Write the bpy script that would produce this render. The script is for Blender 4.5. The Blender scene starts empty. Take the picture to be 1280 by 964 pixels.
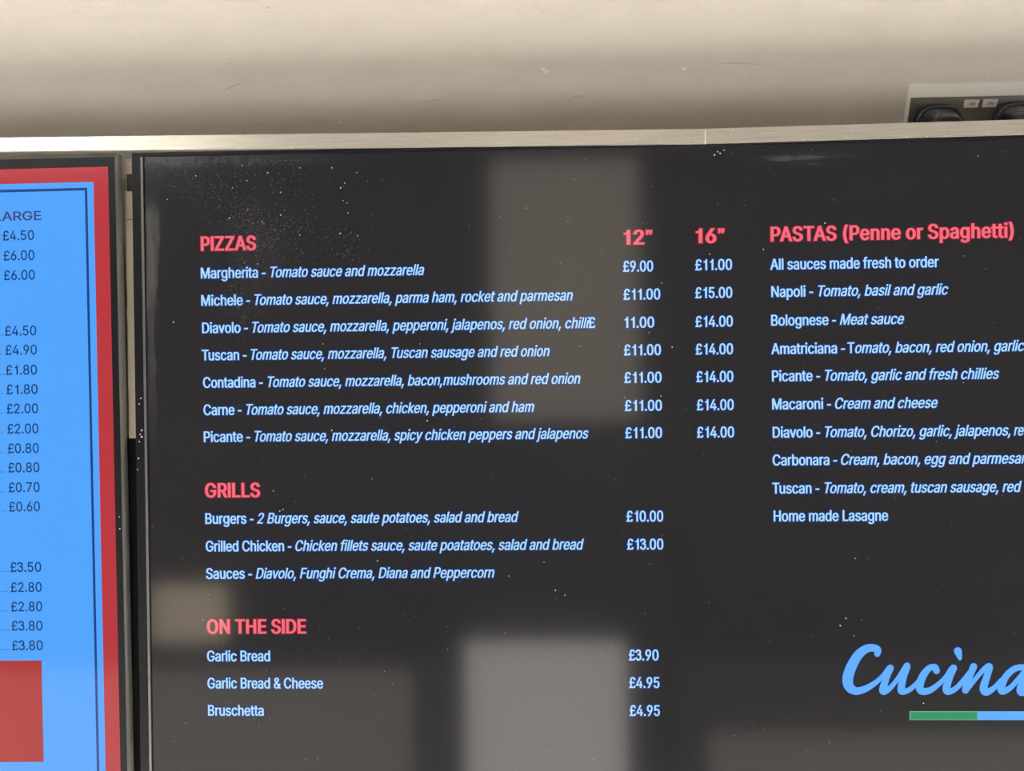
import bpy, math, random
from mathutils import Vector, Matrix
from mathutils.geometry import delaunay_2d_cdt

scene = bpy.context.scene
COL = scene.collection
rnd = random.Random(7)

# ------------------------------------------------------------------ camera
EYE = Vector((0.0, -0.88, 1.70))
F_PX = 1100.0                      # focal length in pixels of the 1280 wide frame
cam_data = bpy.data.cameras.new('camera')
cam_data.sensor_fit = 'HORIZONTAL'
cam_data.sensor_width = 36.0
cam_data.lens = F_PX / 1280.0 * 36.0
cam_data.clip_start = 0.02
cam = bpy.data.objects.new('camera', cam_data)
COL.objects.link(cam)
YAW, PITCH, ROLL = (math.radians(a) for a in (1.89703719, -0.43893897, 0.66728882))
rot = Matrix.Rotation(YAW, 3, 'Z') @ Matrix.Rotation(PITCH, 3, 'X') @ Matrix.Rotation(ROLL, 3, 'Y')
cam.matrix_world = Matrix.Translation(EYE) @ (rot @ Matrix.Rotation(math.pi / 2, 3, 'X')).to_4x4()
scene.camera = cam

# ------------------------------------------------------------------ world, exposure
world = bpy.data.worlds.new('world')
scene.world = world
world.use_nodes = True
world.node_tree.nodes['Background'].inputs[0].default_value = (0.75, 0.85, 1.0, 1)
world.node_tree.nodes['Background'].inputs[1].default_value = 0.6
scene.view_settings.view_transform = 'Standard'
scene.view_settings.look = 'None'
scene.view_settings.gamma = 1.0
scene.view_settings.use_curve_mapping = False
scene.view_settings.exposure = 0.0

# strengths of the unseen glowing panes and lights added to brighten the scene
FILL_LEFT = 11.0
FILL_RIGHT = 9.0
FILL_SIDE = 7.0
RAIL_FILL = 26.0
FILL_SPOT = 570.0                  # each unseen spot added overhead, bounced off the white surface onto the wall
for i in range(8):
    ld = bpy.data.lights.new('fill_spot', 'SPOT')
    ld.energy = FILL_SPOT
    ld.color = (1.0, 0.98, 0.95)
    ld.spot_size = math.radians(34)
    ld.spot_blend = 0.6
    ld.shadow_soft_size = 0.04
    lo = bpy.data.objects.new('fill_spot', ld)
    COL.objects.link(lo)
    lo.location = (-2.1 + 0.6 * i, -0.46, 2.56)
DOOR_LOW = 2.6
DOOR_HIGH = 1.1


# ------------------------------------------------------------------ helpers
def lin(c):
    return tuple(((v / 255.0) / 12.92 if v / 255.0 <= 0.04045 else ((v / 255.0 + 0.055) / 1.055) ** 2.4) for v in c) + (1.0,)


def mat(name, color, rough=0.5, metal=0.0, emit=None, strength=1.0, spec=0.5, ior=1.5):
    m = bpy.data.materials.new(name)
    m.use_nodes = True
    b = m.node_tree.nodes['Principled BSDF']
    b.inputs['Base Color'].default_value = color
    b.inputs['Roughness'].default_value = rough
    b.inputs['Metallic'].default_value = metal
    b.inputs['IOR'].default_value = ior
    b.inputs['Specular IOR Level'].default_value = spec
    if emit is not None:
        b.inputs['Emission Color'].default_value = emit
        b.inputs['Emission Strength'].default_value = strength
    return m


def bsdf(m):
    return m.node_tree.nodes['Principled BSDF']


def noise(m, scale, detail=4.0, rough=0.5, stretch=None):
    nt = m.node_tree
    tc = nt.nodes.new('ShaderNodeTexCoord')
    mp = nt.nodes.new('ShaderNodeMapping')
    if stretch:
        mp.inputs['Scale'].default_value = stretch
    n = nt.nodes.new('ShaderNodeTexNoise')
    n.inputs['Scale'].default_value = scale
    n.inputs['Detail'].default_value = detail
    n.inputs['Roughness'].default_value = rough
    nt.links.new(tc.outputs['Object'], mp.inputs[0])
    nt.links.new(mp.outputs[0], n.inputs['Vector'])
    return n


def bump(m, src, strength, dist, normal=None):
    nt = m.node_tree
    b = nt.nodes.new('ShaderNodeBump')
    b.inputs['Strength'].default_value = strength
    b.inputs['Distance'].default_value = dist
    nt.links.new(src, b.inputs['Height'])
    if normal is not None:
        nt.links.new(normal, b.inputs['Normal'])
    nt.links.new(b.outputs[0], bsdf(m).inputs['Normal'])
    return b.outputs[0]


def mix_color(m, fac_socket, c1, c2, lo=0.0, hi=1.0, target='Base Color'):
    nt = m.node_tree
    mr = nt.nodes.new('ShaderNodeMapRange')
    mr.inputs['From Min'].default_value = lo
    mr.inputs['From Max'].default_value = hi
    mx = nt.nodes.new('ShaderNodeMix')
    mx.data_type = 'RGBA'
    mx.inputs['A'].default_value = c1
    mx.inputs['B'].default_value = c2
    nt.links.new(fac_socket, mr.inputs['Value'])
    nt.links.new(mr.outputs[0], mx.inputs['Factor'])
    nt.links.new(mx.outputs['Result'], bsdf(m).inputs[target])
    return mx


class Geo:
    """collects faces and links them as one mesh object"""
    def __init__(self):
        self.v, self.f, self.mi = [], [], []

    def face(self, pts, mi=0):
        n = len(self.v)
        self.v += [tuple(p) for p in pts]
        self.f.append(tuple(range(n, n + len(pts))))
        self.mi.append(mi)

    def box(self, x0, x1, y0, y1, z0, z1, mi=0, skew=0.0):
        def P(x, y, z):
            return (x, y, z + skew * (x - x0))
        a = [P(x, y, z) for z in (z0, z1) for y in (y0, y1) for x in (x0, x1)]
        for q in ((0, 1, 5, 4), (3, 2, 6, 7), (2, 0, 4, 6), (1, 3, 7, 5), (4, 5, 7, 6), (2, 3, 1, 0)):
            self.face([a[i] for i in q], mi)

    def rings(self, rings, mi=0, cap_first=False, cap_last=False):
        n = len(rings[0])
        base = len(self.v)
        for r in rings:
            self.v += [tuple(p) for p in r]
        for k in range(len(rings) - 1):
            for i in range(n):
                j = (i + 1) % n
                self.f.append((base + k * n + i, base + k * n + j, base + (k + 1) * n + j, base + (k + 1) * n + i))
                self.mi.append(mi)
        if cap_first:
            self.f.append(tuple(base + i for i in reversed(range(n))))
            self.mi.append(mi)
        if cap_last:
            self.f.append(tuple(base + (len(rings) - 1) * n + i for i in range(n)))
            self.mi.append(mi)

    def build(self, name, mats, parent=None, smooth=False, off=(0, 0, 0), bevel=0.0):
        me = bpy.data.meshes.new(name)
        o0 = Vector(off)
        me.from_pydata([tuple(Vector(p) - o0) for p in self.v], [], self.f)
        for m in (mats if isinstance(mats, (list, tuple)) else [mats]):
            me.materials.append(m)
        for p, i in zip(me.polygons, self.mi):
            p.material_index = i
            p.use_smooth = smooth
        me.update()
        o = bpy.data.objects.new(name, me)
        COL.objects.link(o)
        if parent is not None:
            o.parent = parent
        if bevel:
            b = o.modifiers.new('bevel', 'BEVEL')
            b.width = bevel
            b.segments = 2
            b.limit_method = 'ANGLE'
        return o


def thing(name, label, cat, loc=(0, 0, 0), roty=0.0, group=None):
    o = bpy.data.objects.new(name, None)
    o.empty_display_size = 0.05
    COL.objects.link(o)
    o.location = loc
    o.rotation_euler = (0, roty, 0)
    o['label'] = label
    o['category'] = cat
    if group:
        o['group'] = group
    return o


def struct(o):
    o['kind'] = 'structure'
    return o


U = 0.0008                          # one layout unit of the menu screens, in metres


def W(u, v, y=0.0):
    return Vector((u * U, y, 1.70 + v * U))

# ------------------------------------------------------------------ menu layout: name, words, style, left, right, baseline (layout units)
RIGHT_TEXT = [
('menu_heading', 'PIZZAS', 'H', -427.7, -357.1, 166.3),
('menu_heading', '12”', 'H', 104.7, 140.0, 165.3),
('menu_heading', '16”', 'H', 193.7, 229.0, 165.7),
('menu_heading', 'PASTAS (Penne or Spaghetti)', 'H', 285.5, 580.8, 166.2),
('menu_heading', 'GRILLS', 'H', -426.8, -356.3, -145.6),
('menu_heading', 'ON THE SIDE', 'H', -426.8, -300.1, -318.4),
('dish_name', 'Margherita -', 'R', -428.2, -345.5, 131.4),
('dish_description', 'Tomato sauce and mozzarella', 'I', -339.3, -144.8, 131.4),
('dish_name', 'Michele -', 'R', -428.1, -365.7, 96.9),
('dish_description', 'Tomato sauce, mozzarella, parma ham, rocket and parmesan', 'I', -360.0, 40.8, 96.9),
('dish_name', 'Diavolo -', 'R', -427.5, -369.1, 62.2),
('dish_description', 'Tomato sauce, mozzarella, pepperoni, jalapenos, red onion, chilli', 'I', -363.4, 61.5, 62.2),
('price_figure', '£', 'R', 59.8, 68.2, 62.2),
('dish_name', 'Tuscan -', 'R', -428.4, -371.2, 27.8),
('dish_description', 'Tomato sauce, mozzarella, Tuscan sausage and red onion', 'I', -365.7, 11.1, 27.8),
('dish_name', 'Contadina -', 'R', -427.3, -351.0, -6.9),
('dish_description', 'Tomato sauce, mozzarella, bacon,mushrooms and red onion', 'I', -344.6, 49.1, -6.9),
('dish_name', 'Carne -', 'R', -427.2, -378.5, -41.5),
('dish_description', 'Tomato sauce, mozzarella, chicken, pepperoni and ham', 'I', -372.5, -8.9, -41.5),
('dish_name', 'Picante -', 'R', -427.4, -368.1, -75.5),
('dish_description', 'Tomato sauce, mozzarella, spicy chicken peppers and jalapenos', 'I', -362.4, 58.3, -75.5),
('dish_name', 'Burgers -', 'R', -426.9, -365.1, -179.2),
('dish_description', '2 Burgers, sauce, saute potatoes, salad and bread', 'I', -360.8, -29.9, -179.2),
('dish_name', 'Grilled Chicken -', 'R', -426.8, -317.3, -214.2),
('dish_description', 'Chicken fillets sauce, saute poatatoes, salad and bread', 'I', -312.4, 51.2, -214.2),
('dish_name', 'Sauces -', 'R', -427.0, -368.1, -248.9),
('dish_description', 'Diavolo, Funghi Crema, Diana and Peppercorn', 'I', -363.5, -61.2, -248.9),
('dish_name', 'Garlic Bread', 'R', -427.2, -346.4, -353.6),
('dish_name', 'Garlic Bread & Cheese', 'R', -427.1, -279.4, -388.1),
('dish_name', 'Bruschetta', 'R', -426.9, -355.5, -422.7),
('dish_name', 'All sauces made fresh to order', 'R', 284.7, 490.0, 131.2),
('dish_name', 'Napoli -', 'R', 285.7, 337.0, 97.4),
('dish_description', 'Tomato, basil and garlic', 'I', 343.1, 501.4, 97.4),
('dish_name', 'Bolognese -', 'R', 285.2, 364.6, 62.0),
('dish_description', 'Meat sauce', 'I', 369.2, 447.5, 62.0),
('dish_name', 'Amatriciana -', 'R', 285.0, 375.2, 26.8),
('dish_description', 'omato, bacon, red onion, garlic', 'I', 387.5, 592.9, 26.8),
('dish_description', 'T', 'R', 378.1, 386.9, 26.8),
('dish_name', 'Picante -', 'R', 285.6, 344.6, -6.9),
('dish_description', 'Tomato, garlic and fresh chillies', 'I', 350.5, 562.0, -6.9),
('dish_name', 'Macaroni -', 'R', 285.5, 357.5, -41.7),
('dish_description', 'Cream and cheese', 'I', 362.4, 487.4, -41.7),
('dish_name', 'Diavolo -', 'R', 285.8, 344.0, -76.7),
('dish_description', 'Tomato, Chorizo, garlic, jalapenos,', 'I', 349.9, 575.3, -76.7),
('dish_description', 'red onion', 'I', 579.1, 634.1, -76.7),
('dish_name', 'Carbonara -', 'R', 285.4, 364.4, -111.1),
('dish_description', 'Cream, bacon, egg and parmesan', 'I', 369.1, 596.3, -111.1),
('dish_name', 'Tuscan -', 'R', 284.7, 342.4, -146.0),
('dish_description', 'Tomato, cream, tuscan sausage, red', 'I', 348.9, 588.2, -146.0),
('dish_description', 'onion', 'I', 592.2, 625.0, -146.0),
('dish_name', 'Home made Lasagne', 'R', 286.0, 426.1, -180.5),
('price_figure', '£9.00', 'R', 103.5, 140.7, 131.5),
('price_figure', '£11.00', 'R', 103.6, 149.2, 96.6),
('price_figure', '11.00', 'R', 104.6, 141.3, 61.8),
('price_figure', '£11.00', 'R', 103.5, 149.3, 27.5),
('price_figure', '£11.00', 'R', 103.6, 149.7, -6.8),
('price_figure', '£11.00', 'R', 103.8, 149.8, -41.7),
('price_figure', '£11.00', 'R', 104.0, 149.6, -75.7),
('price_figure', '£10.00', 'R', 104.4, 150.0, -179.7),
('price_figure', '£13.00', 'R', 104.8, 149.8, -214.6),
('price_figure', '£3.90', 'R', 105.6, 142.5, -353.1),
('price_figure', '£4.95', 'R', 105.7, 143.2, -387.5),
('price_figure', '£4.95', 'R', 105.9, 143.3, -422.5),
('price_figure', '£11.00', 'R', 192.6, 238.0, 131.9),
('price_figure', '£15.00', 'R', 192.3, 238.0, 97.3),
('price_figure', '£14.00', 'R', 192.2, 238.3, 61.7),
('price_figure', '£14.00', 'R', 192.2, 238.2, 27.4),
('price_figure', '£14.00', 'R', 192.7, 238.2, -6.8),
('price_figure', '£14.00', 'R', 192.9, 238.4, -41.8),
('price_figure', '£14.00', 'R', 192.8, 238.5, -75.8),
]
LEFT_TEXT = [
('menu_heading', 'LARGE', -691.3, -631.1, 208.9, None),
('price_figure', '£4.50', -681.4, -641.0, 183.8, None),
('price_figure', '£6.00', -681.0, -641.0, 158.4, None),
('price_figure', '£6.00', -681.0, -641.0, 133.4, -687.0),
('price_figure', '£4.50', -681.2, -640.7, 62.6, -684.4),
('price_figure', '£4.90', -681.0, -640.5, 38.2, -687.8),
('price_figure', '£1.80', -681.0, -640.8, 12.7, -684.0),
('price_figure', '£1.80', -680.9, -640.5, -12.0, -687.1),
('price_figure', '£2.00', -681.1, -640.5, -36.5, -688.4),
('price_figure', '£2.00', -680.8, -640.6, -62.1, -687.6),
('price_figure', '£0.80', -680.8, -640.6, -87.1, -688.1),
('price_figure', '£0.80', -680.7, -640.4, -111.7, -687.1),
('price_figure', '£0.70', -680.8, -640.6, -136.9, -687.7),
('price_figure', '£0.60', -680.7, -640.7, -161.6, -686.3),
('price_figure', '£3.50', -680.8, -640.8, -238.8, -684.0),
('price_figure', '£2.80', -680.9, -640.7, -264.5, -685.6),
('price_figure', '£2.80', -681.0, -640.6, -289.3, -686.1),
('price_figure', '£3.80', -680.9, -640.7, -313.9, -684.3),
('price_figure', '£3.80', -680.8, -640.9, -339.0, -684.8),
]
LOGO_STROKES = [
[(411.4, -345.3, 3.7), (412.0, -340.6, 4.4), (407.2, -338.0, 4.6), (398.6, -338.8, 5.0), (388.9, -346.0, 5.7), (380.2, -360.1, 6.3), (375.2, -375.3, 6.6), (376.8, -386.1, 5.9), (384.9, -391.4, 4.8), (396.0, -388.8, 4.2), (407.9, -381.8, 3.3), (417.5, -373.1, 2.8), (425.7, -363.4, 3.5)],
[(427.2, -362.9, 4.2), (422.2, -375.3, 3.9), (418.0, -389.4, 4.8), (420.6, -391.4, 4.2), (428.1, -386.1, 3.1), (436.7, -375.3, 2.8), (445.4, -362.7, 3.5), (447.5, -361.2, 4.2), (442.7, -375.3, 4.2), (440.2, -389.4, 4.6), (443.4, -392.2, 3.7), (451.6, -388.8, 3.1), (460.1, -380.7, 2.8), (464.4, -376.4, 3.1)],
[(483.3, -366.2, 4.2), (481.2, -361.9, 3.9), (474.1, -363.4, 3.9), (466.6, -373.1, 4.6), (462.7, -385.1, 4.8), (465.4, -391.4, 4.6), (475.0, -390.5, 3.9), (485.7, -382.9, 3.1), (494.3, -374.2, 2.8), (501.1, -364.5, 3.3)],
[(503.9, -363.0, 4.4), (498.9, -375.3, 4.2), (495.0, -388.3, 4.6), (497.9, -392.2, 3.9), (506.9, -387.9, 3.3), (515.5, -378.6, 3.1), (523.0, -368.8, 2.8)],
[(528.3, -361.3, 4.4), (524.0, -372.1, 3.9), (519.3, -384.0, 3.9), (518.1, -390.9, 3.7), (521.8, -387.2, 3.1), (531.4, -375.3, 2.8), (541.0, -364.5, 3.3), (547.4, -361.3, 4.2), (544.8, -372.1, 4.2), (540.2, -387.2, 4.8), (543.4, -392.6, 4.6), (552.5, -387.9, 3.3), (562.1, -377.5, 2.8)],
[(596.1, -363.5, 3.1), (585.9, -362.0, 3.7), (576.0, -365.0, 3.9), (566.8, -374.3, 4.2), (561.6, -387.2, 4.6), (563.7, -391.8, 4.2), (572.6, -387.2, 3.3), (583.3, -375.4, 3.1), (594.0, -363.5, 3.9), (590.7, -373.2, 4.2), (584.9, -388.3, 4.8), (587.4, -393.1, 4.4), (598.0, -388.3, 3.1), (608.6, -378.6, 2.4)],
[(509.4, -342.0, 4.8), (511.0, -347.2, 3.5), (511.9, -351.1, 2.2)],
]
SPECKS =  [(-432.7, 260.9), (-469.5, 231.8), (-390.6, 206.7), (-367.0, 217.3), (-324.9, 238.0), (-325.3, 209.5), (-348.8, 201.9), (-355.2, 148.6), (-228.3, 261.0), (-243.6, 248.2), (-245.9, 226.2), (-240.9, 223.1), (-239.6, 210.5), (-250.0, 185.1), (-228.3, 181.7), (-301.3, 184.0), (-464.1, 76.5), (-248.8, 242.3), (-367.5, 253.6), (-373.3, 272.8), (-340.9, 263.1), (-386.0, 244.9), (-259.6, 267.6), (-300.1, 268.4), (-151.3, 45.1), (-272.1, 15.4), (-273.7, 46.7), (-143.4, -51.4), (-214.1, -123.7), (-339.3, -137.9), (-208.3, -227.1), (26.6, -271.3), (14.7, -265.3), (1.0, -230.1), (-43.2, -247.0), (485.3, -83.4), (385.7, -227.0), (151.0, 116.7), (134.6, 55.3), (163.1, 37.0), (104.0, -25.0), (518.8, -11.3), (373.4, -301.3), (366.4, -310.2), (383.0, -322.7), (467.2, -406.5), (-327.4, -161.7), (-331.5, -163.7), (-431.7, -301.2), (-131.4, 25.8), (-264.0, -62.3), (35.8, 195.1), (210.6, 151.5), (352.2, 187.6), (520.9, 144.4), (538.3, 266.7), (546.9, 128.3), (229.6, 279.8), (221.7, 278.0), (224.6, 275.9), (217.7, 274.1), (148.6, -23.5), (276.5, 156.3)]
BEZEL_SPECKS =  [(-506.7, -19.3), (-508.9, -26.4), (-506.3, -59.9), (-508.4, -65.0), (-509.6, -74.1), (-510.9, -95.4), (-512.2, -109.7), (-506.4, -68.1)]
NUBS =  [(-0.3599, 0.0995, 0.00176), (-0.3813, 0.0869, 0.00128), (-0.3908, 0.0879, 0.00104), (-0.2305, 0.0894, 0.00144), (-0.1935, 0.104, 0.0012), (0.0052, 0.098, 0.00176), (0.0103, 0.0955, 0.002), (0.1555, 0.0947, 0.00184), (0.1964, 0.1002, 0.0012), (0.1668, 0.0743, 0.0008), (-0.3059, 0.0484, 0.00104), (-0.2175, 0.0466, 0.0012), (-0.3311, 0.1111, 0.0008), (-0.2806, 0.1636, 0.0016), (0.4738, 0.0814, 0.0012), (0.2193, 0.0869, 0.00128), (-0.1863, 0.0493, 0.0008)]
# letter outlines: advance, then bezier points (x y, left handle, right handle), cap height 1000
SPACE = 369
GLYPHS = {
'&': (880, '387 -13 49 0 -65 0 217 23 48 -24 -48 24 106 122 26 -41 -26 41 67 262 0 -52 0 43 93 372 -17 -31 17 31 166 461 -31 -28 31 28 276 548 -42 -30 50 37 425 659 -50 -37 13 9 465 692 -14 -13 14 13 500 737 -10 -17 10 17 515 796 0 -22 0 32 483 875 21 -21 -21 21 396 906 36 0 -25 0 330 891 19 10 -19 -10 285 848 11 18 -11 -18 269 784 0 24 0 -25 286 714 -11 22 11 -22 332 643 -20 25 20 -25 401 558 -26 32 153 -186 860 0 -153 186 -48 0 715 0 48 0 -126 152 337 455 126 -152 -38 46 238 575 28 -34 -28 34 172 676 16 -33 -16 33 148 783 0 -38 0 44 179 901 -20 -34 20 34 264 981 -37 -19 37 19 393 1009 -49 0 50 0 522 981 -36 19 36 -19 606 903 -20 32 20 -32 636 795 0 40 0 -30 619 711 11 26 -11 -26 573 639 20 22 -20 -22 503 576 26 20 -67 -49 303 428 67 49 -41 -30 216 343 17 26 -17 -26 191 258 0 31 0 -32 215 172 -16 25 16 -25 282 113 -28 14 28 -14 379 91 -37 0 40 0 494 116 -36 -17 36 17 592 188 -29 -31 29 31 661 298 -17 -43 17 43 686 441 0 -53 38 0 801 441 -38 0 0 -64 780 283 15 42 -15 -42 729 182 19 25 -19 -25 679 122 14 14 -8 -10 654 92 8 10 -32 -35 533 13 49 18 -49 -18'),
'(': (537, '175 406 0 -98 0 73 198 636 -15 -80 15 80 259 867 -26 -74 26 74 347 1060 -33 -55 39 0 464 1060 -39 0 -34 -69 375 842 25 76 -25 -76 317 616 13 74 -13 -74 297 406 0 66 0 -60 315 225 -12 61 12 -61 370 32 -25 68 25 -68 464 -189 -38 79 -39 0 347 -189 39 0 -56 97 219 107 29 -101 -29 101'),
')': (537, '73 -189 39 0 39 81 169 35 -24 -68 24 68 222 229 -11 -61 11 61 240 406 0 -58 0 66 219 616 13 -74 -13 74 162 842 25 -76 -25 76 73 1060 34 -69 39 0 190 1060 -39 0 33 -55 279 867 -26 74 26 -74 340 636 -15 80 15 -80 362 406 0 73 0 -100 317 105 30 101 -30 -101 190 -189 55 95 -39 0'),
',': (369, '74 -235 31 0 20 125 133 140 -20 -125 45 0 269 140 -45 0 -34 -125 166 -235 34 125 -31 0'),
'-': (891, '662 481 -146 0 0 -37 662 369 0 37 -146 0 224 369 146 0 0 37 224 481 0 -37 146 0'),
'.': (369, '187 -9 25 0 -25 0 124 17 18 -17 -18 17 97 81 0 -25 0 25 124 144 -18 -17 18 17 187 170 -25 0 25 0 251 144 -17 17 17 -17 277 81 0 25 0 -25 251 17 17 17 -17 -17'),
'0': (891, '446 -13 74 0 -74 0 255 47 53 -40 -53 40 135 223 28 -77 -28 77 94 499 0 -108 0 108 136 776 -28 -77 28 77 256 952 -52 -41 52 41 446 1013 -74 0 74 0 635 952 -52 41 52 -41 755 776 -28 77 28 -77 797 499 0 108 0 -108 755 223 28 77 -28 -77 636 47 52 40 -52 -40|446 97 -49 0 49 0 570 145 -34 -32 34 32 649 283 -18 -60 18 60 676 499 0 -85 0 85 649 717 18 -60 -18 60 570 855 34 -32 -34 32 446 903 49 0 -49 0 320 855 34 32 -34 -32 242 717 18 60 -18 -60 215 499 0 85 0 -85 242 283 -18 60 18 -60 320 145 -34 32 34 -32'),
'1': (891, '150 0 206 0 0 36 150 107 0 -36 206 0 768 107 -206 0 0 -36 768 0 0 36 -206 0|542 1000 -51 0 0 -333 542 0 0 333 -42 0 417 0 42 0 0 294 417 881 0 -294 -2 0 411 881 2 0 -81 -59 169 703 81 59 0 45 169 839 0 -45 74 54 390 1000 -74 -54 51 0'),
'2': (891, '126 0 213 0 0 31 126 93 0 -31 112 119 460 450 -112 -119 38 40 555 555 -25 -30 25 30 611 642 -13 -28 13 28 630 730 0 -31 0 36 605 823 17 -26 -17 26 537 883 29 -14 -29 14 440 903 36 0 -39 0 339 880 28 16 -28 -16 273 813 15 29 -15 -29 250 711 0 39 -40 0 129 711 40 0 0 60 169 869 -27 -45 27 45 281 976 -47 -25 47 25 442 1013 -60 0 60 0 601 976 -46 25 46 -25 710 875 -26 43 26 -43 749 732 0 53 0 -37 729 624 13 35 -13 -35 660 508 33 43 -33 -43 525 353 58 61 -75 -78 300 119 75 78 0 -2 300 111 0 2 155 0 765 111 -155 0 0 -37 765 0 0 37 -213 0'),
'3': (891, '428 -13 68 0 -61 0 261 19 51 -22 -51 22 138 113 31 -41 -31 41 86 259 4 -57 43 0 215 259 -43 0 3 -34 249 171 -19 24 19 -24 325 116 -31 12 31 -12 430 98 -38 0 41 0 541 119 -33 -14 33 14 618 183 -19 -28 19 28 647 285 0 -40 0 37 621 386 17 -31 -17 31 540 459 37 -18 -37 18 395 487 60 0 -29 0 308 487 29 0 0 34 308 588 0 -34 86 98 566 881 -86 -98 0 2 566 889 0 -2 -143 0 137 889 143 0 0 37 137 1000 0 -37 198 0 732 1000 -198 0 0 -32 732 905 0 32 -106 -119 415 547 106 119 0 7 415 568 0 -7 74 8 606 542 -53 25 53 -25 729 437 -29 45 29 -45 772 285 0 56 0 -58 728 130 30 45 -30 -45 607 24 51 25 -51 -25'),
'4': (891, '78 207 245 0 0 35 78 311 0 -35 136 230 485 1000 -136 -230 42 0 611 1000 -42 0 -132 -225 213 326 132 225 0 -2 213 319 0 2 200 0 812 319 -200 0 0 -37 812 207 0 37 -245 0|554 0 40 0 0 79 554 238 0 -79 0 16 554 287 0 -16 0 112 554 624 0 -112 40 0 674 624 -40 0 0 -208 674 0 0 208 -40 0'),
'5': (891, '435 -13 64 0 -60 0 275 22 47 -23 -47 23 163 118 28 -41 -28 41 117 256 2 -51 41 0 240 256 -41 0 3 -30 271 175 -18 24 18 -24 341 118 -28 14 28 -14 435 98 -34 0 40 0 543 127 -32 -19 32 19 617 205 -18 -33 18 33 644 319 0 -43 0 43 616 435 19 -34 -19 34 540 515 32 -19 -32 19 428 544 42 0 -34 0 329 528 32 11 -32 -11 252 483 19 18 -40 4 132 497 40 -4 19 168 189 1000 -19 -168 177 0 720 1000 -177 0 0 -37 720 889 0 37 -141 0 296 889 141 0 -11 -99 263 593 11 99 2 0 268 593 -2 0 22 19 349 639 -32 -11 32 11 451 656 -36 0 46 0 578 631 -39 17 39 -17 678 561 -28 30 28 -30 745 454 -16 41 16 -41 768 321 0 48 0 -64 725 149 29 50 -29 -50 607 30 50 29 -50 -29'),
'6': (891, '445 -13 62 0 -62 0 280 29 48 -28 -48 28 166 146 28 -50 -28 50 125 318 0 -64 0 48 157 470 -21 -53 21 53 270 669 -54 -80 75 110 496 1000 -75 -110 46 0 633 1000 -46 0 -112 -162 297 513 112 162 -4 0 286 513 4 0 9 19 324 565 -17 -16 17 16 385 603 -23 -9 23 9 462 617 -28 0 61 0 621 579 -45 26 45 -26 727 471 -25 46 25 -46 764 309 0 62 0 -62 723 143 28 49 -28 -49 609 28 48 28 -48 -28|445 95 -39 0 39 0 548 123 -30 -19 30 19 618 199 -17 -32 17 32 644 309 0 -41 0 42 618 419 17 -32 -17 32 548 494 30 -18 -30 18 445 521 39 0 -39 0 342 495 30 18 -30 -18 271 420 17 32 -17 -32 246 311 0 41 0 -42 271 200 -17 32 17 -32 342 123 -30 19 30 -19'),
'7': (891, '191 0 45 0 148 294 636 881 -148 -294 0 2 636 889 0 -2 -171 0 122 889 171 0 0 37 122 1000 0 -37 215 0 768 1000 -215 0 0 -39 768 882 0 39 -148 -294 324 0 148 294 -45 0'),
'8': (891, '445 -13 67 0 -68 0 266 22 51 -24 -51 24 146 121 29 -42 -29 42 102 266 0 -54 0 43 128 384 -17 -36 17 36 199 474 -30 -24 30 24 300 520 -38 -7 0 2 300 525 0 -2 -49 12 182 605 29 -41 -29 41 138 748 0 -54 0 51 178 884 -26 -40 26 40 287 979 -46 -23 46 23 445 1013 -60 0 59 0 602 979 -46 23 46 -23 710 884 -27 40 27 -40 750 748 0 51 0 -53 706 605 29 42 -29 -42 591 525 48 12 0 -2 591 520 0 2 37 -7 690 474 -30 24 30 -24 761 384 -18 36 18 -36 788 266 0 43 0 -54 744 121 29 42 -29 -42 623 22 51 24 -51 -24|445 97 -45 0 44 0 560 118 -32 -15 32 15 635 180 -18 -26 18 26 662 272 0 -35 0 37 634 371 19 -28 -19 28 556 438 33 -16 -33 16 445 462 41 0 -42 0 333 438 33 16 -33 -16 255 371 19 28 -19 -28 227 272 0 37 0 -35 253 180 -18 26 18 -26 329 118 -33 15 33 -15|445 569 -36 0 35 0 539 590 -27 -14 27 14 604 650 -16 -26 16 26 628 738 0 -34 0 34 605 826 15 -25 -15 25 541 884 28 -14 -28 14 445 904 36 0 -37 0 349 884 28 14 -28 -14 284 826 15 25 -15 -25 261 738 0 34 0 -34 284 650 -15 26 15 -26 349 590 -28 14 28 -14'),
'9': (891, '444 1013 -61 0 62 0 610 971 -48 28 48 -28 723 854 -28 50 28 -50 764 682 0 64 0 -48 733 530 21 53 -21 -53 619 331 54 80 -75 -110 394 0 75 110 -46 0 256 0 46 0 112 162 593 487 -112 -162 4 0 604 487 -4 0 -9 -19 565 435 17 16 -17 -16 505 397 23 9 -23 -9 428 383 28 0 -60 0 269 421 45 -26 -45 26 163 529 26 -46 -26 46 125 691 0 -62 0 63 166 858 -28 -48 28 48 280 972 -48 -28 48 28|444 905 39 0 -38 0 342 877 30 19 -30 -19 272 801 17 32 -17 -32 246 691 0 41 0 -42 272 581 -17 32 17 -32 342 506 -30 18 30 -18 444 479 -38 0 39 0 548 505 -30 -18 30 18 618 580 -17 -32 17 32 644 689 0 -41 0 42 618 800 17 -32 -17 32 548 877 30 -19 -30 19'),
'A': (943, '32 0 45 0 121 333 396 1000 -121 -333 49 0 543 1000 -49 0 122 -333 910 0 -122 333 -45 0 777 0 45 0 -71 198 564 595 71 -198 -13 37 519 732 17 -55 -17 55 456 940 25 -85 9 0 482 940 -9 0 -25 -85 418 729 18 55 -18 -55 374 595 12 34 -69 -198 167 0 69 198 -45 0|216 279 170 0 0 37 216 391 0 -37 170 0 727 391 -170 0 0 -37 727 279 0 37 -170 0'),
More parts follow.
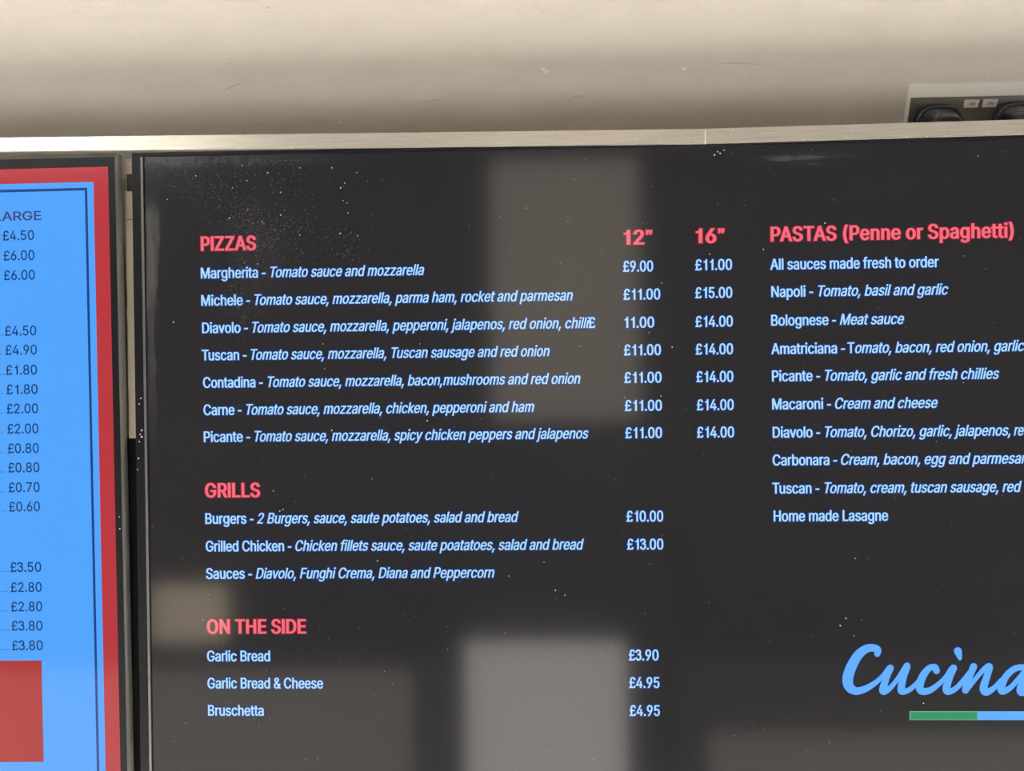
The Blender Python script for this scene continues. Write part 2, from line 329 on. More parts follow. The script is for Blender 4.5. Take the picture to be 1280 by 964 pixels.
'B': (897, '118 0 122 0 0 333 118 1000 0 -333 119 0 474 1000 -119 0 69 0 646 964 -46 24 46 -24 749 869 -23 40 23 -40 783 735 0 49 0 -43 760 629 15 28 -15 -28 700 562 25 17 -25 -17 619 524 30 9 0 -3 619 515 0 3 32 -2 714 483 -31 20 31 -20 791 399 -20 36 20 -36 821 268 0 52 0 -51 787 131 23 40 -23 -40 677 35 50 23 -50 -23 485 0 79 0 -122 0|245 112 0 114 79 0 481 112 -79 0 78 0 648 157 -34 -30 34 30 699 268 0 -45 0 34 673 361 17 -28 -17 28 601 429 31 -17 -31 17 488 454 44 0 -81 0 245 454 81 0 0 -114|245 561 0 109 74 0 468 561 -74 0 37 0 566 582 -29 -14 29 14 635 642 -17 -26 17 26 660 732 0 -34 0 44 614 843 31 -30 -31 30 472 888 64 0 -76 0 245 888 76 0 0 -109'),
'C': (1003, '526 -13 51 0 -86 0 295 49 67 -42 -67 42 137 227 38 -77 -38 77 79 499 0 -105 0 106 137 773 -38 -77 38 77 295 951 -67 -42 67 42 526 1013 -86 0 51 0 669 991 -45 15 45 -15 790 926 -36 29 36 -29 880 822 -24 40 24 -40 930 685 -9 51 -42 0 803 685 42 0 -8 34 765 776 17 -26 -17 26 702 842 25 -18 -25 18 620 883 30 -9 -30 9 526 896 33 0 -61 0 361 850 49 31 -49 -31 246 715 28 59 -28 -59 203 499 0 85 0 -85 246 284 -28 59 28 -59 361 150 -49 31 49 -31 526 104 -61 0 33 0 620 118 -30 -9 30 9 702 158 -25 -18 25 18 765 225 -17 -26 17 26 803 315 -8 -34 42 0 930 315 -42 0 -9 -51 881 178 24 40 -24 -40 791 74 36 29 -36 -29 669 9 45 15 -45 -15'),
'D': (987, '430 0 102 0 -81 0 189 0 81 0 0 37 189 112 0 -37 78 0 422 112 -78 0 81 0 625 159 -54 -31 54 31 745 293 -26 -58 26 58 785 502 0 -81 0 80 745 709 26 -58 -26 58 628 842 52 -31 -52 31 434 888 77 0 -84 0 183 888 84 0 0 37 183 1000 0 -37 87 0 443 1000 -87 0 98 0 693 940 -69 40 69 -40 852 769 -37 74 37 -74 907 502 0 103 0 -104 852 233 37 75 -37 -75 689 60 71 40 -71 -40|245 1000 -42 0 0 -333 245 0 0 333 -42 0 118 0 42 0 0 333 118 1000 0 -333 42 0'),
'E': (823, '118 0 206 0 0 333 118 1000 0 -333 205 0 732 1000 -205 0 0 -37 732 888 0 37 -162 0 245 888 162 0 0 -109 245 562 0 109 151 0 699 562 -151 0 0 -37 699 450 0 37 -151 0 245 450 151 0 0 -113 245 112 0 113 164 0 738 112 -164 0 0 -37 738 0 0 37 -206 0'),
'F': (806, '118 0 42 0 0 333 118 1000 0 -333 202 0 726 1000 -202 0 0 -37 726 888 0 37 -160 0 245 888 160 0 0 -114 245 547 0 114 145 0 681 547 -145 0 0 -37 681 435 0 37 -145 0 245 435 145 0 0 -145 245 0 0 145 -42 0'),
'G': (1023, '528 -13 80 0 -89 0 294 49 67 -42 -67 42 136 227 38 -77 -38 77 79 499 0 -105 0 106 136 773 -38 -77 38 77 293 951 -67 -42 67 42 521 1013 -85 0 53 0 669 990 -46 16 46 -16 793 922 -36 29 36 -29 883 818 -24 40 24 -40 932 685 -9 49 -43 0 802 685 43 0 -10 33 761 773 17 -26 -17 26 700 839 24 -19 -24 19 620 882 30 -10 -30 10 521 896 36 0 -60 0 360 850 48 31 -48 -31 246 715 28 59 -28 -59 203 499 0 85 0 -85 246 285 -28 59 28 -59 362 150 -49 31 49 -31 528 104 -62 0 56 0 678 140 -43 -24 43 24 779 242 -24 -44 24 44 815 398 0 -60 13 -2 854 391 -13 2 -99 0 556 391 99 0 0 37 556 503 0 -37 128 0 940 503 -128 0 0 -36 940 393 0 36 0 -82 886 179 36 61 -36 -61 740 37 62 34 -62 -34'),
'H': (1016, '118 0 42 0 0 333 118 1000 0 -333 42 0 245 1000 -42 0 0 -144 245 568 0 144 175 0 771 568 -175 0 0 144 771 1000 0 -144 42 0 898 1000 -42 0 0 -333 898 0 0 333 -42 0 771 0 42 0 0 152 771 456 0 -152 -175 0 245 456 175 0 0 -152 245 0 0 152 -42 0'),
'I': (591, '61 0 156 0 0 37 61 112 0 -37 57 0 232 112 -57 0 0 259 232 888 0 -259 -57 0 61 888 57 0 0 37 61 1000 0 -37 156 0 530 1000 -156 0 0 -37 530 888 0 37 -57 0 359 888 57 0 0 -259 359 112 0 259 57 0 530 112 -57 0 0 -37 530 0 0 37 -156 0'),
'L': (772, '118 0 197 0 0 333 118 1000 0 -333 42 0 245 1000 -42 0 0 -296 245 112 0 296 155 0 710 112 -155 0 0 -37 710 0 0 37 -197 0'),
'M': (1235, '118 0 40 0 0 333 118 1000 0 -333 60 0 298 1000 -60 0 82 -211 545 368 -82 211 6 -15 565 312 -7 22 7 -22 588 241 -8 26 8 -26 612 165 -8 25 8 -25 632 96 -6 21 -9 0 604 96 9 0 6 20 625 162 -8 -25 8 25 649 238 -8 -26 8 26 672 311 -8 -23 8 23 693 368 -6 -15 81 211 936 1000 -81 -211 60 0 1116 1000 -60 0 0 -333 1116 0 0 333 -42 0 991 0 42 0 0 191 991 572 0 -191 0 21 992 643 0 -26 0 26 993 725 -1 -29 1 29 995 812 -1 -30 1 30 997 899 0 -28 4 0 1008 899 -4 0 -9 -31 978 805 11 32 -11 -32 947 713 10 29 -10 -29 919 633 9 24 -9 -24 896 572 6 16 -75 -191 672 0 75 191 -36 0 562 0 36 0 -76 191 335 572 76 -191 -6 16 313 631 9 -24 -9 24 285 710 10 -29 -10 29 254 801 11 -32 -11 32 220 899 12 -33 4 0 234 899 -4 0 1 -25 236 818 -1 29 1 -29 238 731 0 29 0 -29 239 646 0 27 0 -27 240 572 0 22 0 -191 240 0 0 191 -40 0'),
'N': (1029, '118 0 43 0 0 333 118 1000 0 -333 50 0 268 1000 -50 0 136 -214 674 359 -136 214 11 -16 713 296 -15 26 15 -26 762 210 -17 32 17 -32 813 108 -17 36 -6 -1 796 105 6 1 -4 37 788 213 2 -35 -2 35 785 309 0 -29 0 29 784 383 0 -20 0 206 784 1000 0 -206 42 0 911 1000 -42 0 0 -333 911 0 0 333 -50 0 760 0 50 0 -121 190 397 570 121 -190 -16 25 349 650 17 -28 -17 28 291 749 22 -38 -22 38 211 889 31 -55 8 1 234 892 -8 -1 2 -50 240 754 -2 42 2 -42 244 645 -1 31 1 -31 246 572 0 17 0 -191 246 0 0 191 -43 0'),
'O': (1048, '525 -13 86 0 -86 0 296 49 67 -42 -67 42 137 227 39 -77 -39 77 79 499 0 -105 0 106 137 773 -39 -77 39 77 296 951 -67 -42 67 42 525 1013 -86 0 86 0 754 951 -67 42 67 -42 912 773 -38 77 38 -77 969 499 0 106 0 -105 912 227 38 77 -38 -77 754 49 67 42 -67 -42|525 104 -60 0 60 0 687 149 -49 -30 49 30 803 283 -29 -59 29 59 846 499 0 -85 0 86 803 717 29 -59 -29 59 687 851 49 -30 -49 30 525 896 60 0 -60 0 362 850 49 30 -49 -30 246 716 29 59 -29 -59 203 499 0 85 0 -85 246 284 -29 59 29 -59 362 150 -49 30 49 -30'),
'P': (874, '118 0 42 0 0 333 118 1000 0 -333 115 0 462 1000 -115 0 77 0 653 958 -50 28 50 -28 766 845 -25 48 25 -48 803 683 0 60 0 -60 766 522 25 48 -25 -48 653 407 50 28 -50 -28 462 365 77 0 -83 0 215 365 83 0 0 37 215 477 0 -37 81 0 457 477 -81 0 52 0 584 503 -32 -18 32 18 655 577 -15 -31 15 31 677 683 0 -39 0 40 655 789 15 -31 -15 31 584 862 32 -18 -32 18 456 889 52 0 -70 0 245 889 70 0 0 -296 245 0 0 296 -42 0'),
'R': (883, '118 0 42 0 0 333 118 1000 0 -333 115 0 464 1000 -115 0 77 0 655 960 -50 26 50 -26 767 851 -25 46 25 -46 805 692 0 60 0 -60 767 534 25 46 -25 -46 654 427 51 26 -51 -26 464 389 77 0 -91 0 189 389 91 0 0 38 189 501 0 -38 90 0 459 501 -90 0 52 0 585 524 -32 -15 32 15 656 591 -15 -29 15 29 679 692 0 -39 0 40 656 796 15 -29 -15 29 585 864 32 -16 -32 16 458 889 52 0 -71 0 245 889 71 0 0 -296 245 0 0 296 -42 0|694 0 49 0 -81 150 452 450 81 -150 48 0 595 450 -48 0 82 -150 841 0 -82 150 -49 0'),
'S': (878, '440 -17 77 0 -72 0 251 18 53 -24 -53 24 126 118 30 -43 -30 43 75 268 4 -57 43 0 205 268 -43 0 3 -38 243 172 -22 26 22 -26 327 115 -35 13 35 -13 440 97 -40 0 46 0 562 118 -36 -15 36 15 648 181 -21 -27 21 27 679 274 0 -35 0 32 653 352 18 -20 -18 20 582 402 30 -13 -30 13 481 437 37 -10 -40 11 361 470 40 -11 -83 23 169 568 45 -43 -45 43 102 732 0 -67 0 56 147 880 -30 -42 30 42 270 979 -52 -23 52 23 446 1013 -65 0 66 0 621 978 -51 23 51 -23 741 882 -29 41 29 -41 788 743 -2 52 -42 0 663 743 42 0 -5 50 594 860 41 -28 -41 28 442 901 60 0 -43 0 329 880 33 14 -33 -14 253 822 18 25 -18 -25 226 738 0 31 0 -34 257 656 -21 21 21 -21 333 606 -30 12 30 -12 417 577 -27 7 34 -9 519 549 -34 9 29 -8 612 518 -33 13 33 -13 705 467 -29 21 29 -21 776 388 -18 32 18 -32 803 272 0 46 0 -55 760 125 29 44 -29 -44 636 21 54 26 -54 -26'),
'T': (882, '62 888 105 0 0 37 62 1000 0 -37 252 0 819 1000 -252 0 0 -37 819 888 0 37 -105 0 505 888 105 0 0 -296 505 0 0 296 -42 0 379 0 42 0 0 296 379 888 0 -296 -105 0'),
'Z': (862, '82 0 234 0 0 30 82 91 0 -30 152 222 538 757 -152 -222 20 30 602 846 -23 -30 23 30 670 935 -23 -29 5 -14 684 893 -5 14 -41 -2 561 889 41 1 -41 -1 438 888 41 0 -120 0 79 888 120 0 0 37 79 1000 0 -37 234 0 780 1000 -234 0 0 -31 780 907 0 31 -149 -218 332 253 149 218 -22 -32 263 158 24 31 -24 -31 191 65 24 31 -5 14 177 107 5 -14 41 2 299 111 -40 -1 40 1 421 112 -41 0 121 0 785 112 -121 0 0 -37 785 0 0 37 -234 0'),
'a': (765, '314 -17 43 0 -47 0 186 10 39 -18 -39 18 94 88 23 -34 -23 34 60 212 0 -49 0 43 85 316 -17 -27 17 27 152 380 -28 -15 28 15 246 414 -34 -8 34 8 350 432 -35 -5 45 6 459 446 -28 -3 28 3 521 462 -13 -8 13 8 542 501 0 -18 0 1 542 505 0 -1 0 31 524 583 12 -21 -12 21 471 633 23 -12 -23 12 385 650 34 0 -35 0 293 634 26 11 -26 -11 231 591 16 17 -16 -17 197 538 7 18 -39 11 81 572 39 -11 17 45 154 680 -32 -27 32 27 261 738 -40 -12 40 12 381 756 -40 0 27 0 470 746 -32 7 32 -7 562 708 -29 18 29 -18 634 630 -19 34 19 -34 662 494 0 56 0 -165 662 0 0 165 -39 0 544 0 39 0 0 34 544 102 0 -34 -3 0 536 102 3 0 -9 -17 495 48 18 18 -18 -18 423 2 30 13 -30 -13|335 89 -30 0 45 0 448 115 -31 -17 31 17 518 183 -16 -28 16 28 542 271 0 -31 0 34 542 373 0 -34 -5 -6 510 358 16 4 -16 -4 455 346 21 4 -21 -4 394 337 20 2 -20 -2 345 330 13 2 -29 -4 264 312 25 9 -25 -9 203 274 15 17 -15 -17 181 206 0 29 0 -26 200 142 -13 17 13 -17 255 103 -23 9 23 -9'),
'b': (834, '451 -16 62 0 -46 0 339 7 29 -16 -29 16 271 61 16 -20 -16 20 232 115 9 -16 -4 0 220 115 4 0 0 -38 220 0 0 38 -39 0 103 0 39 0 0 333 103 1000 0 -333 40 0 223 1000 -40 0 0 -124 223 628 0 124 3 0 232 628 -3 0 9 15 270 680 -16 -20 16 20 337 733 -29 -15 29 15 450 756 -47 0 62 0 615 709 -48 31 48 -31 727 575 -27 58 27 -58 767 371 0 78 0 -79 727 166 27 58 -27 -58 616 32 48 32 -48 -32|433 92 -45 0 46 0 549 129 -32 -25 32 25 621 229 -16 -42 16 42 645 372 0 -53 0 52 621 513 16 -42 -16 42 550 612 32 -24 -32 24 433 648 47 0 -46 0 317 613 31 23 -31 -23 246 517 16 41 -16 -41 221 372 0 55 0 -55 246 226 -16 42 16 -42 318 128 -32 24 32 -24'),
'c': (778, '407 -16 37 0 -68 0 230 32 51 -32 -51 32 110 167 29 -58 -29 58 67 368 0 -77 0 78 110 572 -29 -58 29 58 230 707 -51 -32 51 32 407 756 -68 0 37 0 511 741 -32 10 32 -10 600 700 -27 18 27 -18 668 633 -19 26 19 -26 711 544 -9 33 -38 -10 595 515 38 10 -5 20 571 568 11 -16 -11 16 531 611 16 -12 -16 12 476 639 21 -6 -21 6 407 648 25 0 -49 0 285 610 32 26 -32 -26 213 508 16 42 -16 -42 189 368 0 51 0 -50 213 231 -16 42 16 -42 285 130 -32 26 32 -26 407 91 -49 0 26 0 477 101 -21 -7 21 7 532 130 -16 -12 16 12 573 174 -11 -17 11 17 598 230 -5 -20 38 -10 713 201 -38 10 -9 -34 671 110 19 27 -19 -27 602 42 27 19 -27 -19 512 -1 33 10 -33 -10'),
'd': (834, '384 -16 46 0 -62 0 219 32 48 -32 -48 32 107 166 27 -58 -27 58 67 371 0 -79 0 78 108 575 -27 -58 27 58 220 709 -48 -31 48 31 385 756 -62 0 47 0 497 733 -29 15 29 -15 565 680 -16 20 16 -20 602 628 -9 15 3 0 611 628 -3 0 0 124 611 1000 0 -124 40 0 731 1000 -40 0 0 -333 731 0 0 333 -39 0 615 0 39 0 0 38 615 115 0 -38 -4 0 603 115 4 0 -9 -16 564 61 17 20 -17 -20 496 7 29 16 -29 -16|402 92 -46 0 45 0 517 128 -32 -24 32 24 589 226 -16 -42 16 42 613 372 0 -55 0 55 589 517 16 -41 -16 41 518 613 32 -23 -32 23 402 648 46 0 -47 0 284 612 32 24 -32 -24 213 513 16 42 -16 -42 189 372 0 52 0 -53 213 229 -16 42 16 -42 285 129 -32 25 32 -25'),
'e': (794, '417 -16 51 0 -72 0 230 32 52 -32 -52 32 109 167 28 -57 -28 57 67 367 0 -76 0 77 109 569 -28 -58 28 58 226 706 -51 -33 51 33 403 756 -68 0 41 0 522 735 -39 14 39 -14 628 670 -31 30 31 -30 702 554 -18 48 18 -48 730 381 0 68 0 -16 730 333 0 16 -194 0 147 333 194 0 0 34 147 434 0 -34 172 0 664 434 -172 0 -19 -12 609 397 19 12 0 49 585 528 16 -38 -16 38 516 617 30 -21 -30 21 403 649 45 0 -45 0 288 616 32 22 -32 -22 214 530 17 36 -17 -36 189 415 0 41 0 -22 189 349 0 22 0 -55 217 209 -19 38 19 -38 297 121 -34 20 34 -20 417 91 -46 0 30 0 499 104 -24 -9 24 9 561 143 -17 -17 17 17 601 207 -9 -26 39 -10 717 179 -39 10 -11 -38 659 77 28 29 -28 -29 555 9 41 17 -41 -17'),
'f': (499, '448 746 -145 0 0 -34 448 643 0 34 -145 0 13 643 145 0 0 34 13 746 0 -34 145 0|158 0 40 0 0 283 158 848 0 -283 0 43 188 955 -20 -29 20 29 266 1020 -32 -15 32 15 368 1042 -36 0 27 0 437 1036 -18 4 18 -4 477 1024 -9 4 -10 -34 447 921 10 34 -6 2 422 928 11 -2 -11 2 383 932 16 0 -36 0 303 904 17 18 -17 -18 279 823 0 36 0 -274 279 0 0 274 -40 0'),
'g': (836, '407 -296 60 0 -55 0 263 -274 41 -14 -41 14 162 -216 27 -24 -27 24 99 -136 15 -29 33 19 199 -80 -33 -19 10 -16 239 -130 -16 17 16 -17 303 -173 -27 12 27 -12 407 -191 -42 0 60 0 555 -148 -38 -29 38 29 612 -11 0 -62 0 49 612 134 0 -49 -3 0 602 134 3 0 -9 -16 563 82 16 19 -16 -19 496 31 29 14 -29 -14 383 9 47 0 -60 0 221 52 48 -29 -48 29 108 177 28 -55 -28 55 67 376 0 -78 0 77 108 577 -27 -57 27 57 221 709 -48 -31 48 31 385 756 -62 0 47 0 498 733 -29 15 29 -15 566 680 -17 20 17 -20 605 627 -9 15 4 0 615 627 -4 0 0 40 615 746 0 -40 39 0 732 746 -39 0 0 -254 732 -17 0 254 0 -65 689 -177 29 41 -29 -41 571 -267 49 19 -49 -19|403 116 -46 0 46 0 518 148 -31 -21 31 21 590 238 -16 -39 16 39 614 379 0 -55 0 53 590 519 16 -40 -16 40 519 614 31 -23 -31 23 403 648 46 0 -47 0 285 612 32 24 -32 -24 213 516 16 40 -16 -40 189 379 0 51 0 -52 214 241 -16 39 16 -39 286 149 -32 22 32 -22'),
'h': (806, '223 446 0 43 0 -149 223 0 0 149 -40 0 103 0 40 0 0 333 103 1000 0 -333 40 0 223 1000 -40 0 0 -145 223 565 0 145 -7 0 201 565 7 0 23 68 299 712 -42 -29 42 29 447 756 -56 0 51 0 580 724 -38 21 38 -21 670 631 -21 42 21 -42 702 472 0 64 0 -157 702 0 0 157 -40 0 582 0 40 0 0 154 582 462 0 -154 0 58 537 598 30 -32 -30 32 413 647 52 0 -36 0 316 624 29 15 -29 -15 248 556 17 30 -17 -30'),
'i': (328, '103 0 40 0 0 249 103 746 0 -249 40 0 223 746 -40 0 0 -249 223 0 0 249 -40 0|164 870 23 0 -23 0 106 894 16 -15 -16 15 81 950 0 -22 0 22 106 1006 -16 -15 16 15 164 1030 -23 0 23 0 224 1006 -16 15 16 -15 248 950 0 22 0 -22 224 894 16 15 -16 -15'),
'j': (328, '103 746 0 -268 40 0 223 746 -40 0 0 -268 223 -59 0 268 0 -46 200 -178 16 33 -16 -33 127 -254 32 18 -32 -18 7 -281 48 0 -9 0 -19 -281 9 0 0 37 -19 -170 0 -37 8 0 4 -170 -8 0 34 0 80 -141 -16 -19 16 19 103 -57 0 -37 0 268|164 870 23 0 -23 0 105 894 16 -15 -16 15 81 950 0 -22 0 22 105 1006 -16 -15 16 15 164 1030 -23 0 23 0 223 1006 -16 15 16 -15 248 950 0 22 0 -22 223 894 16 15 -16 -15'),
'k': (748, '216 268 44 41 0 49 216 416 0 -49 7 0 237 416 -7 0 107 110 559 746 -107 -110 50 0 708 746 -50 0 -115 -118 362 392 115 118 -4 0 348 392 4 0 -44 -41|103 0 40 0 0 333 103 1000 0 -333 40 0 223 1000 -40 0 0 -333 223 0 0 333 -40 0|578 0 51 0 -96 122 291 365 96 -122 28 28 376 450 -28 -28 119 -150 732 0 -119 150 -51 0'),
'l': (372, '274 -5 15 0 -58 0 145 40 28 -30 -28 30 103 166 0 -55 0 278 103 1000 0 -278 40 0 223 1000 -40 0 0 -269 223 194 0 269 0 -34 236 122 -9 14 9 -14 287 102 -26 0 12 0 315 103 -6 -1 6 1 334 107 -6 -1 7 -34 355 5 -7 34 -10 -3 318 -2 15 2 -15 -2'),
'm': (1199, '103 0 40 0 0 249 103 746 0 -249 39 0 220 746 -39 0 0 -55 221 581 0 55 -3 0 211 581 3 0 10 40 260 680 -22 -26 22 26 338 739 -30 -13 30 13 431 759 -32 0 55 0 565 709 -34 33 34 -33 631 579 -10 53 -6 0 614 579 6 0 9 37 663 674 -23 -27 23 27 748 737 -34 -15 34 15 858 759 -40 0 43 0 977 731 -36 19 36 -19 1063 646 -21 38 21 -38 1095 501 0 58 0 -167 1095 0 0 167 -40 0 974 0 40 0 0 166 974 499 0 -166 0 54 929 615 30 -23 -30 23 823 650 40 0 -34 0 736 629 25 14 -25 -14 679 570 13 25 -13 -25 659 486 0 32 0 -162 659 0 0 162 -40 0 539 0 40 0 0 170 539 511 0 -170 0 42 497 611 28 -26 -28 26 392 650 43 0 -29 0 310 629 26 14 -26 -14 247 568 16 27 -16 -27 223 468 0 40 0 -156 223 0 0 156 -40 0'),
'n': (805, '223 446 0 43 0 -149 223 0 0 149 -40 0 103 0 40 0 0 249 103 746 0 -249 39 0 219 746 -39 0 0 -60 220 565 0 60 -6 0 201 565 6 0 23 68 299 712 -42 -29 42 29 447 756 -56 0 51 0 580 724 -38 21 38 -21 669 631 -22 42 22 -42 702 472 0 64 0 -157 702 0 0 157 -40 0 582 0 40 0 0 154 582 462 0 -154 0 58 537 598 30 -32 -30 32 413 647 52 0 -36 0 316 624 29 15 -29 -15 248 556 17 30 -17 -30'),
'o': (816, '407 -16 68 0 -68 0 230 32 51 -32 -51 32 110 167 29 -58 -29 58 67 368 0 -77 0 78 110 572 -29 -58 29 58 230 707 -51 -32 51 32 407 756 -68 0 68 0 587 707 -51 32 51 -32 706 572 -28 58 28 -58 749 368 0 78 0 -77 706 167 28 58 -28 -58 587 32 51 32 -51 -32|407 91 -49 0 50 0 531 130 -32 -26 32 26 604 231 -16 -42 16 42 628 368 0 -50 0 50 604 507 16 -43 -16 43 531 610 32 -26 -32 26 407 648 50 0 -49 0 285 610 32 26 -32 -26 213 508 16 42 -16 -42 189 368 0 51 0 -50 213 231 -16 42 16 -42 285 130 -32 26 32 -26'),
'p': (834, '103 -281 40 0 0 342 103 746 0 -342 39 0 220 746 -39 0 0 -39 220 628 0 39 4 0 232 628 -4 0 9 15 270 680 -16 -20 16 20 337 733 -29 -15 29 15 450 756 -47 0 62 0 615 709 -48 31 48 -31 727 575 -27 58 27 -58 767 371 0 78 0 -79 727 166 27 58 -27 -58 616 32 48 32 -48 -32 451 -16 62 0 -46 0 339 7 29 -16 -29 16 271 61 17 -20 -17 20 232 115 9 -16 -3 0 223 115 3 0 0 -132 223 -281 0 132 -40 0|433 92 -45 0 46 0 549 129 -32 -25 32 25 621 229 -16 -42 16 42 645 372 0 -53 0 52 621 513 16 -42 -16 42 550 612 32 -24 -32 24 433 648 47 0 -46 0 317 613 31 23 -31 -23 246 517 16 41 -16 -41 221 372 0 55 0 -55 246 226 -16 42 16 -42 318 128 -32 24 32 -24'),
'r': (509, '103 0 40 0 0 249 103 746 0 -249 39 0 219 746 -39 0 0 -38 219 631 0 38 2 0 227 631 -2 0 14 38 300 722 -35 -23 35 23 419 756 -45 0 9 0 451 756 -12 0 12 0 479 754 -7 0 0 -40 479 634 0 40 -4 1 452 638 14 -2 -14 2 407 640 16 0 -35 0 313 618 28 15 -28 -15 247 557 16 26 -16 -26 223 466 0 35 0 -155 223 0 0 155 -40 0'),
's': (717, '358 -16 58 0 -51 0 220 7 40 -15 -40 15 121 74 26 -30 -26 30 70 185 9 -44 38 8 185 209 -38 -8 10 -41 244 118 -30 19 30 -19 356 89 -45 0 52 0 481 122 -31 -22 31 22 527 202 0 -31 0 26 499 267 18 -17 -18 17 417 305 37 -8 -41 10 293 334 41 -10 -68 16 142 409 33 -34 -33 34 92 538 0 -52 0 43 128 652 -24 -33 24 33 226 728 -42 -18 42 18 368 756 -53 0 51 0 499 732 -36 16 36 -16 588 667 -23 28 23 -28 637 570 -10 37 -37 -8 527 545 37 8 -9 28 477 620 24 -22 -24 22 368 654 48 0 -45 0 257 623 29 21 -29 -21 213 545 0 31 0 -28 244 478 -20 17 20 -17 338 438 -43 10 38 -9 451 411 -38 9 68 -16 602 337 -33 34 33 -34 651 209 0 51 0 -44 614 93 25 34 -25 -34 511 13 44 19 -44 -19'),
't': (447, '401 746 -129 0 0 -34 401 643 0 34 -129 0 13 643 129 0 0 34 13 746 0 -34 129 0|128 926 0 -248 40 0 248 926 -40 0 0 -245 248 192 0 245 0 -33 267 120 -13 15 13 -15 335 98 -32 0 8 0 364 100 -12 -2 12 2 397 105 -10 -2 7 -34 419 3 -7 34 -12 -4 377 -5 16 2 -16 -2 331 -8 15 0 -64 0 181 42 36 -33 -36 33 128 183 0 -60 0 248'),
'u': (806, '358 -10 55 0 -50 0 226 21 38 -21 -38 21 136 115 22 -42 -22 42 103 273 0 -63 0 157 103 746 0 -157 40 0 223 746 -40 0 0 -154 223 283 0 154 0 -58 269 147 -30 32 30 -32 393 99 -52 0 36 0 490 122 -28 -15 28 15 557 190 -17 -30 17 30 582 300 0 -43 0 149 582 746 0 -149 40 0 702 746 -40 0 0 -249 702 0 0 249 -39 0 586 0 39 0 0 60 586 181 0 -60 6 0 604 181 -6 0 -23 -69 505 33 43 29 -43 -29'),
'v': (765, '319 0 42 0 -95 249 34 746 95 -249 44 0 166 746 -44 0 53 -147 325 305 -53 147 17 -45 367 171 -12 45 12 -45 404 41 -13 42 -14 0 362 41 14 0 13 42 399 171 -12 -45 12 45 440 305 -16 -45 53 147 599 746 -53 -147 44 0 730 746 -44 0 -95 -249 445 0 95 249 -42 0'),
'y': (765, '93 -272 7 -3 9 35 121 -168 -9 -35 6 -1 140 -172 -6 1 23 -5 204 -175 -19 -3 19 3 256 -145 -15 -16 15 16 296 -70 -11 -34 8 22 319 -3 -8 -22 -95 249 34 746 95 -249 44 0 166 746 -44 0 53 -147 325 305 -53 147 17 -45 367 170 -12 44 12 -44 404 41 -13 42 -14 0 361 41 14 0 13 42 398 171 -12 -45 12 45 440 305 -16 -45 53 147 600 746 -53 -147 43 0 730 746 -43 0 -110 -287 401 -114 110 287 -15 -39 347 -210 21 25 -21 -25 274 -267 28 12 -28 -12 180 -285 35 0 -20 0 127 -281 15 -3 -15 3'),
'z': (748, '82 0 195 0 0 30 82 90 0 -30 139 179 499 628 -139 -179 0 2 499 635 0 -2 -135 0 94 635 135 0 0 37 94 746 0 -37 187 0 654 746 -187 0 0 -32 654 650 0 32 -135 -177 248 118 135 177 0 -2 248 111 0 2 139 0 666 111 -139 0 0 -37 666 0 0 37 -195 0'),
'£': (835, '72 80 13 0 0 11 72 111 0 -11 39 0 157 145 -18 -23 18 23 182 246 1 -44 -5 153 167 705 5 -153 -2 59 201 863 -24 -47 24 47 307 973 -46 -27 46 27 470 1013 -63 0 52 0 610 982 -41 21 41 -21 711 892 -26 38 26 -38 761 758 -7 51 -38 -6 646 741 38 6 -8 49 589 858 30 -29 -30 29 471 902 49 0 -42 0 366 876 28 17 -28 -17 304 807 13 29 -13 -29 287 708 -1 37 5 -153 301 250 -5 153 1 -30 286 174 11 20 -11 -20 241 125 19 13 -19 -13 182 96 21 6 -21 -6 120 83 19 2 -19 -2|72 0 172 0 0 37 72 111 0 -37 173 0 592 111 -173 0 21 0 636 124 -9 -9 9 9 649 168 0 -20 0 14 649 210 0 -14 38 0 762 210 -38 0 0 -11 762 179 0 11 0 -60 720 45 28 30 -28 -30 589 0 60 0 -172 0|72 450 180 0 0 34 72 550 0 -34 180 0 612 550 -180 0 0 -34 612 450 0 34 -180 0'),
'”': (590, '101 626 31 0 20 125 160 1000 -20 -125 45 0 297 1000 -45 0 -34 -125 193 626 34 125 -31 0|344 626 31 0 20 125 403 1000 -20 -125 45 0 539 1000 -45 0 -34 -125 436 626 34 125 -31 0'),
'…': (1156, '193 -9 25 0 -25 0 129 17 18 -17 -18 17 103 81 0 -25 0 25 129 144 -18 -17 18 17 193 170 -25 0 25 0 256 144 -17 17 17 -17 283 81 0 25 0 -25 256 17 17 17 -17 -17|578 -9 25 0 -25 0 514 17 18 -17 -18 17 488 81 0 -25 0 25 514 144 -18 -17 18 17 578 170 -25 0 25 0 642 144 -17 17 17 -17 668 81 0 25 0 -25 642 17 17 17 -17 -17|964 -9 25 0 -25 0 900 17 18 -17 -18 17 874 81 0 -25 0 25 900 144 -18 -17 18 17 964 170 -25 0 25 0 1028 144 -17 17 17 -17 1054 81 0 25 0 -25 1028 17 17 17 -17 -17'),
}


# ------------------------------------------------------------------ lettering
KERN = {'To': -90, 'Tu': -90, 'Ta': -90, 'AS': -10, 'TA': -70, 'AT': -70, 'PA': -60, 'av': -15, 'vo': -15, 'r,': -40, 'Pe': -10, '11': -20}
STYLE = {
    # cap height, horizontal squeeze, stroke growth (x, y, in units), slant, squareness, tracking
    'R': (13.3, 0.76, 0.46, 0.18, 0.0, 1.20),
    'I': (13.3, 0.76, 0.38, 0.14, 0.20, 1.20),
    'H': (17.7, 0.72, 0.84, 0.34, 0.0, 1.20),
    'L': (12.1, 0.95, 0.20, 0.16, 0.0, 1.0),
    'LH': (11.2, 0.98, 0.24, 0.16, 0.0, 1.0),
}


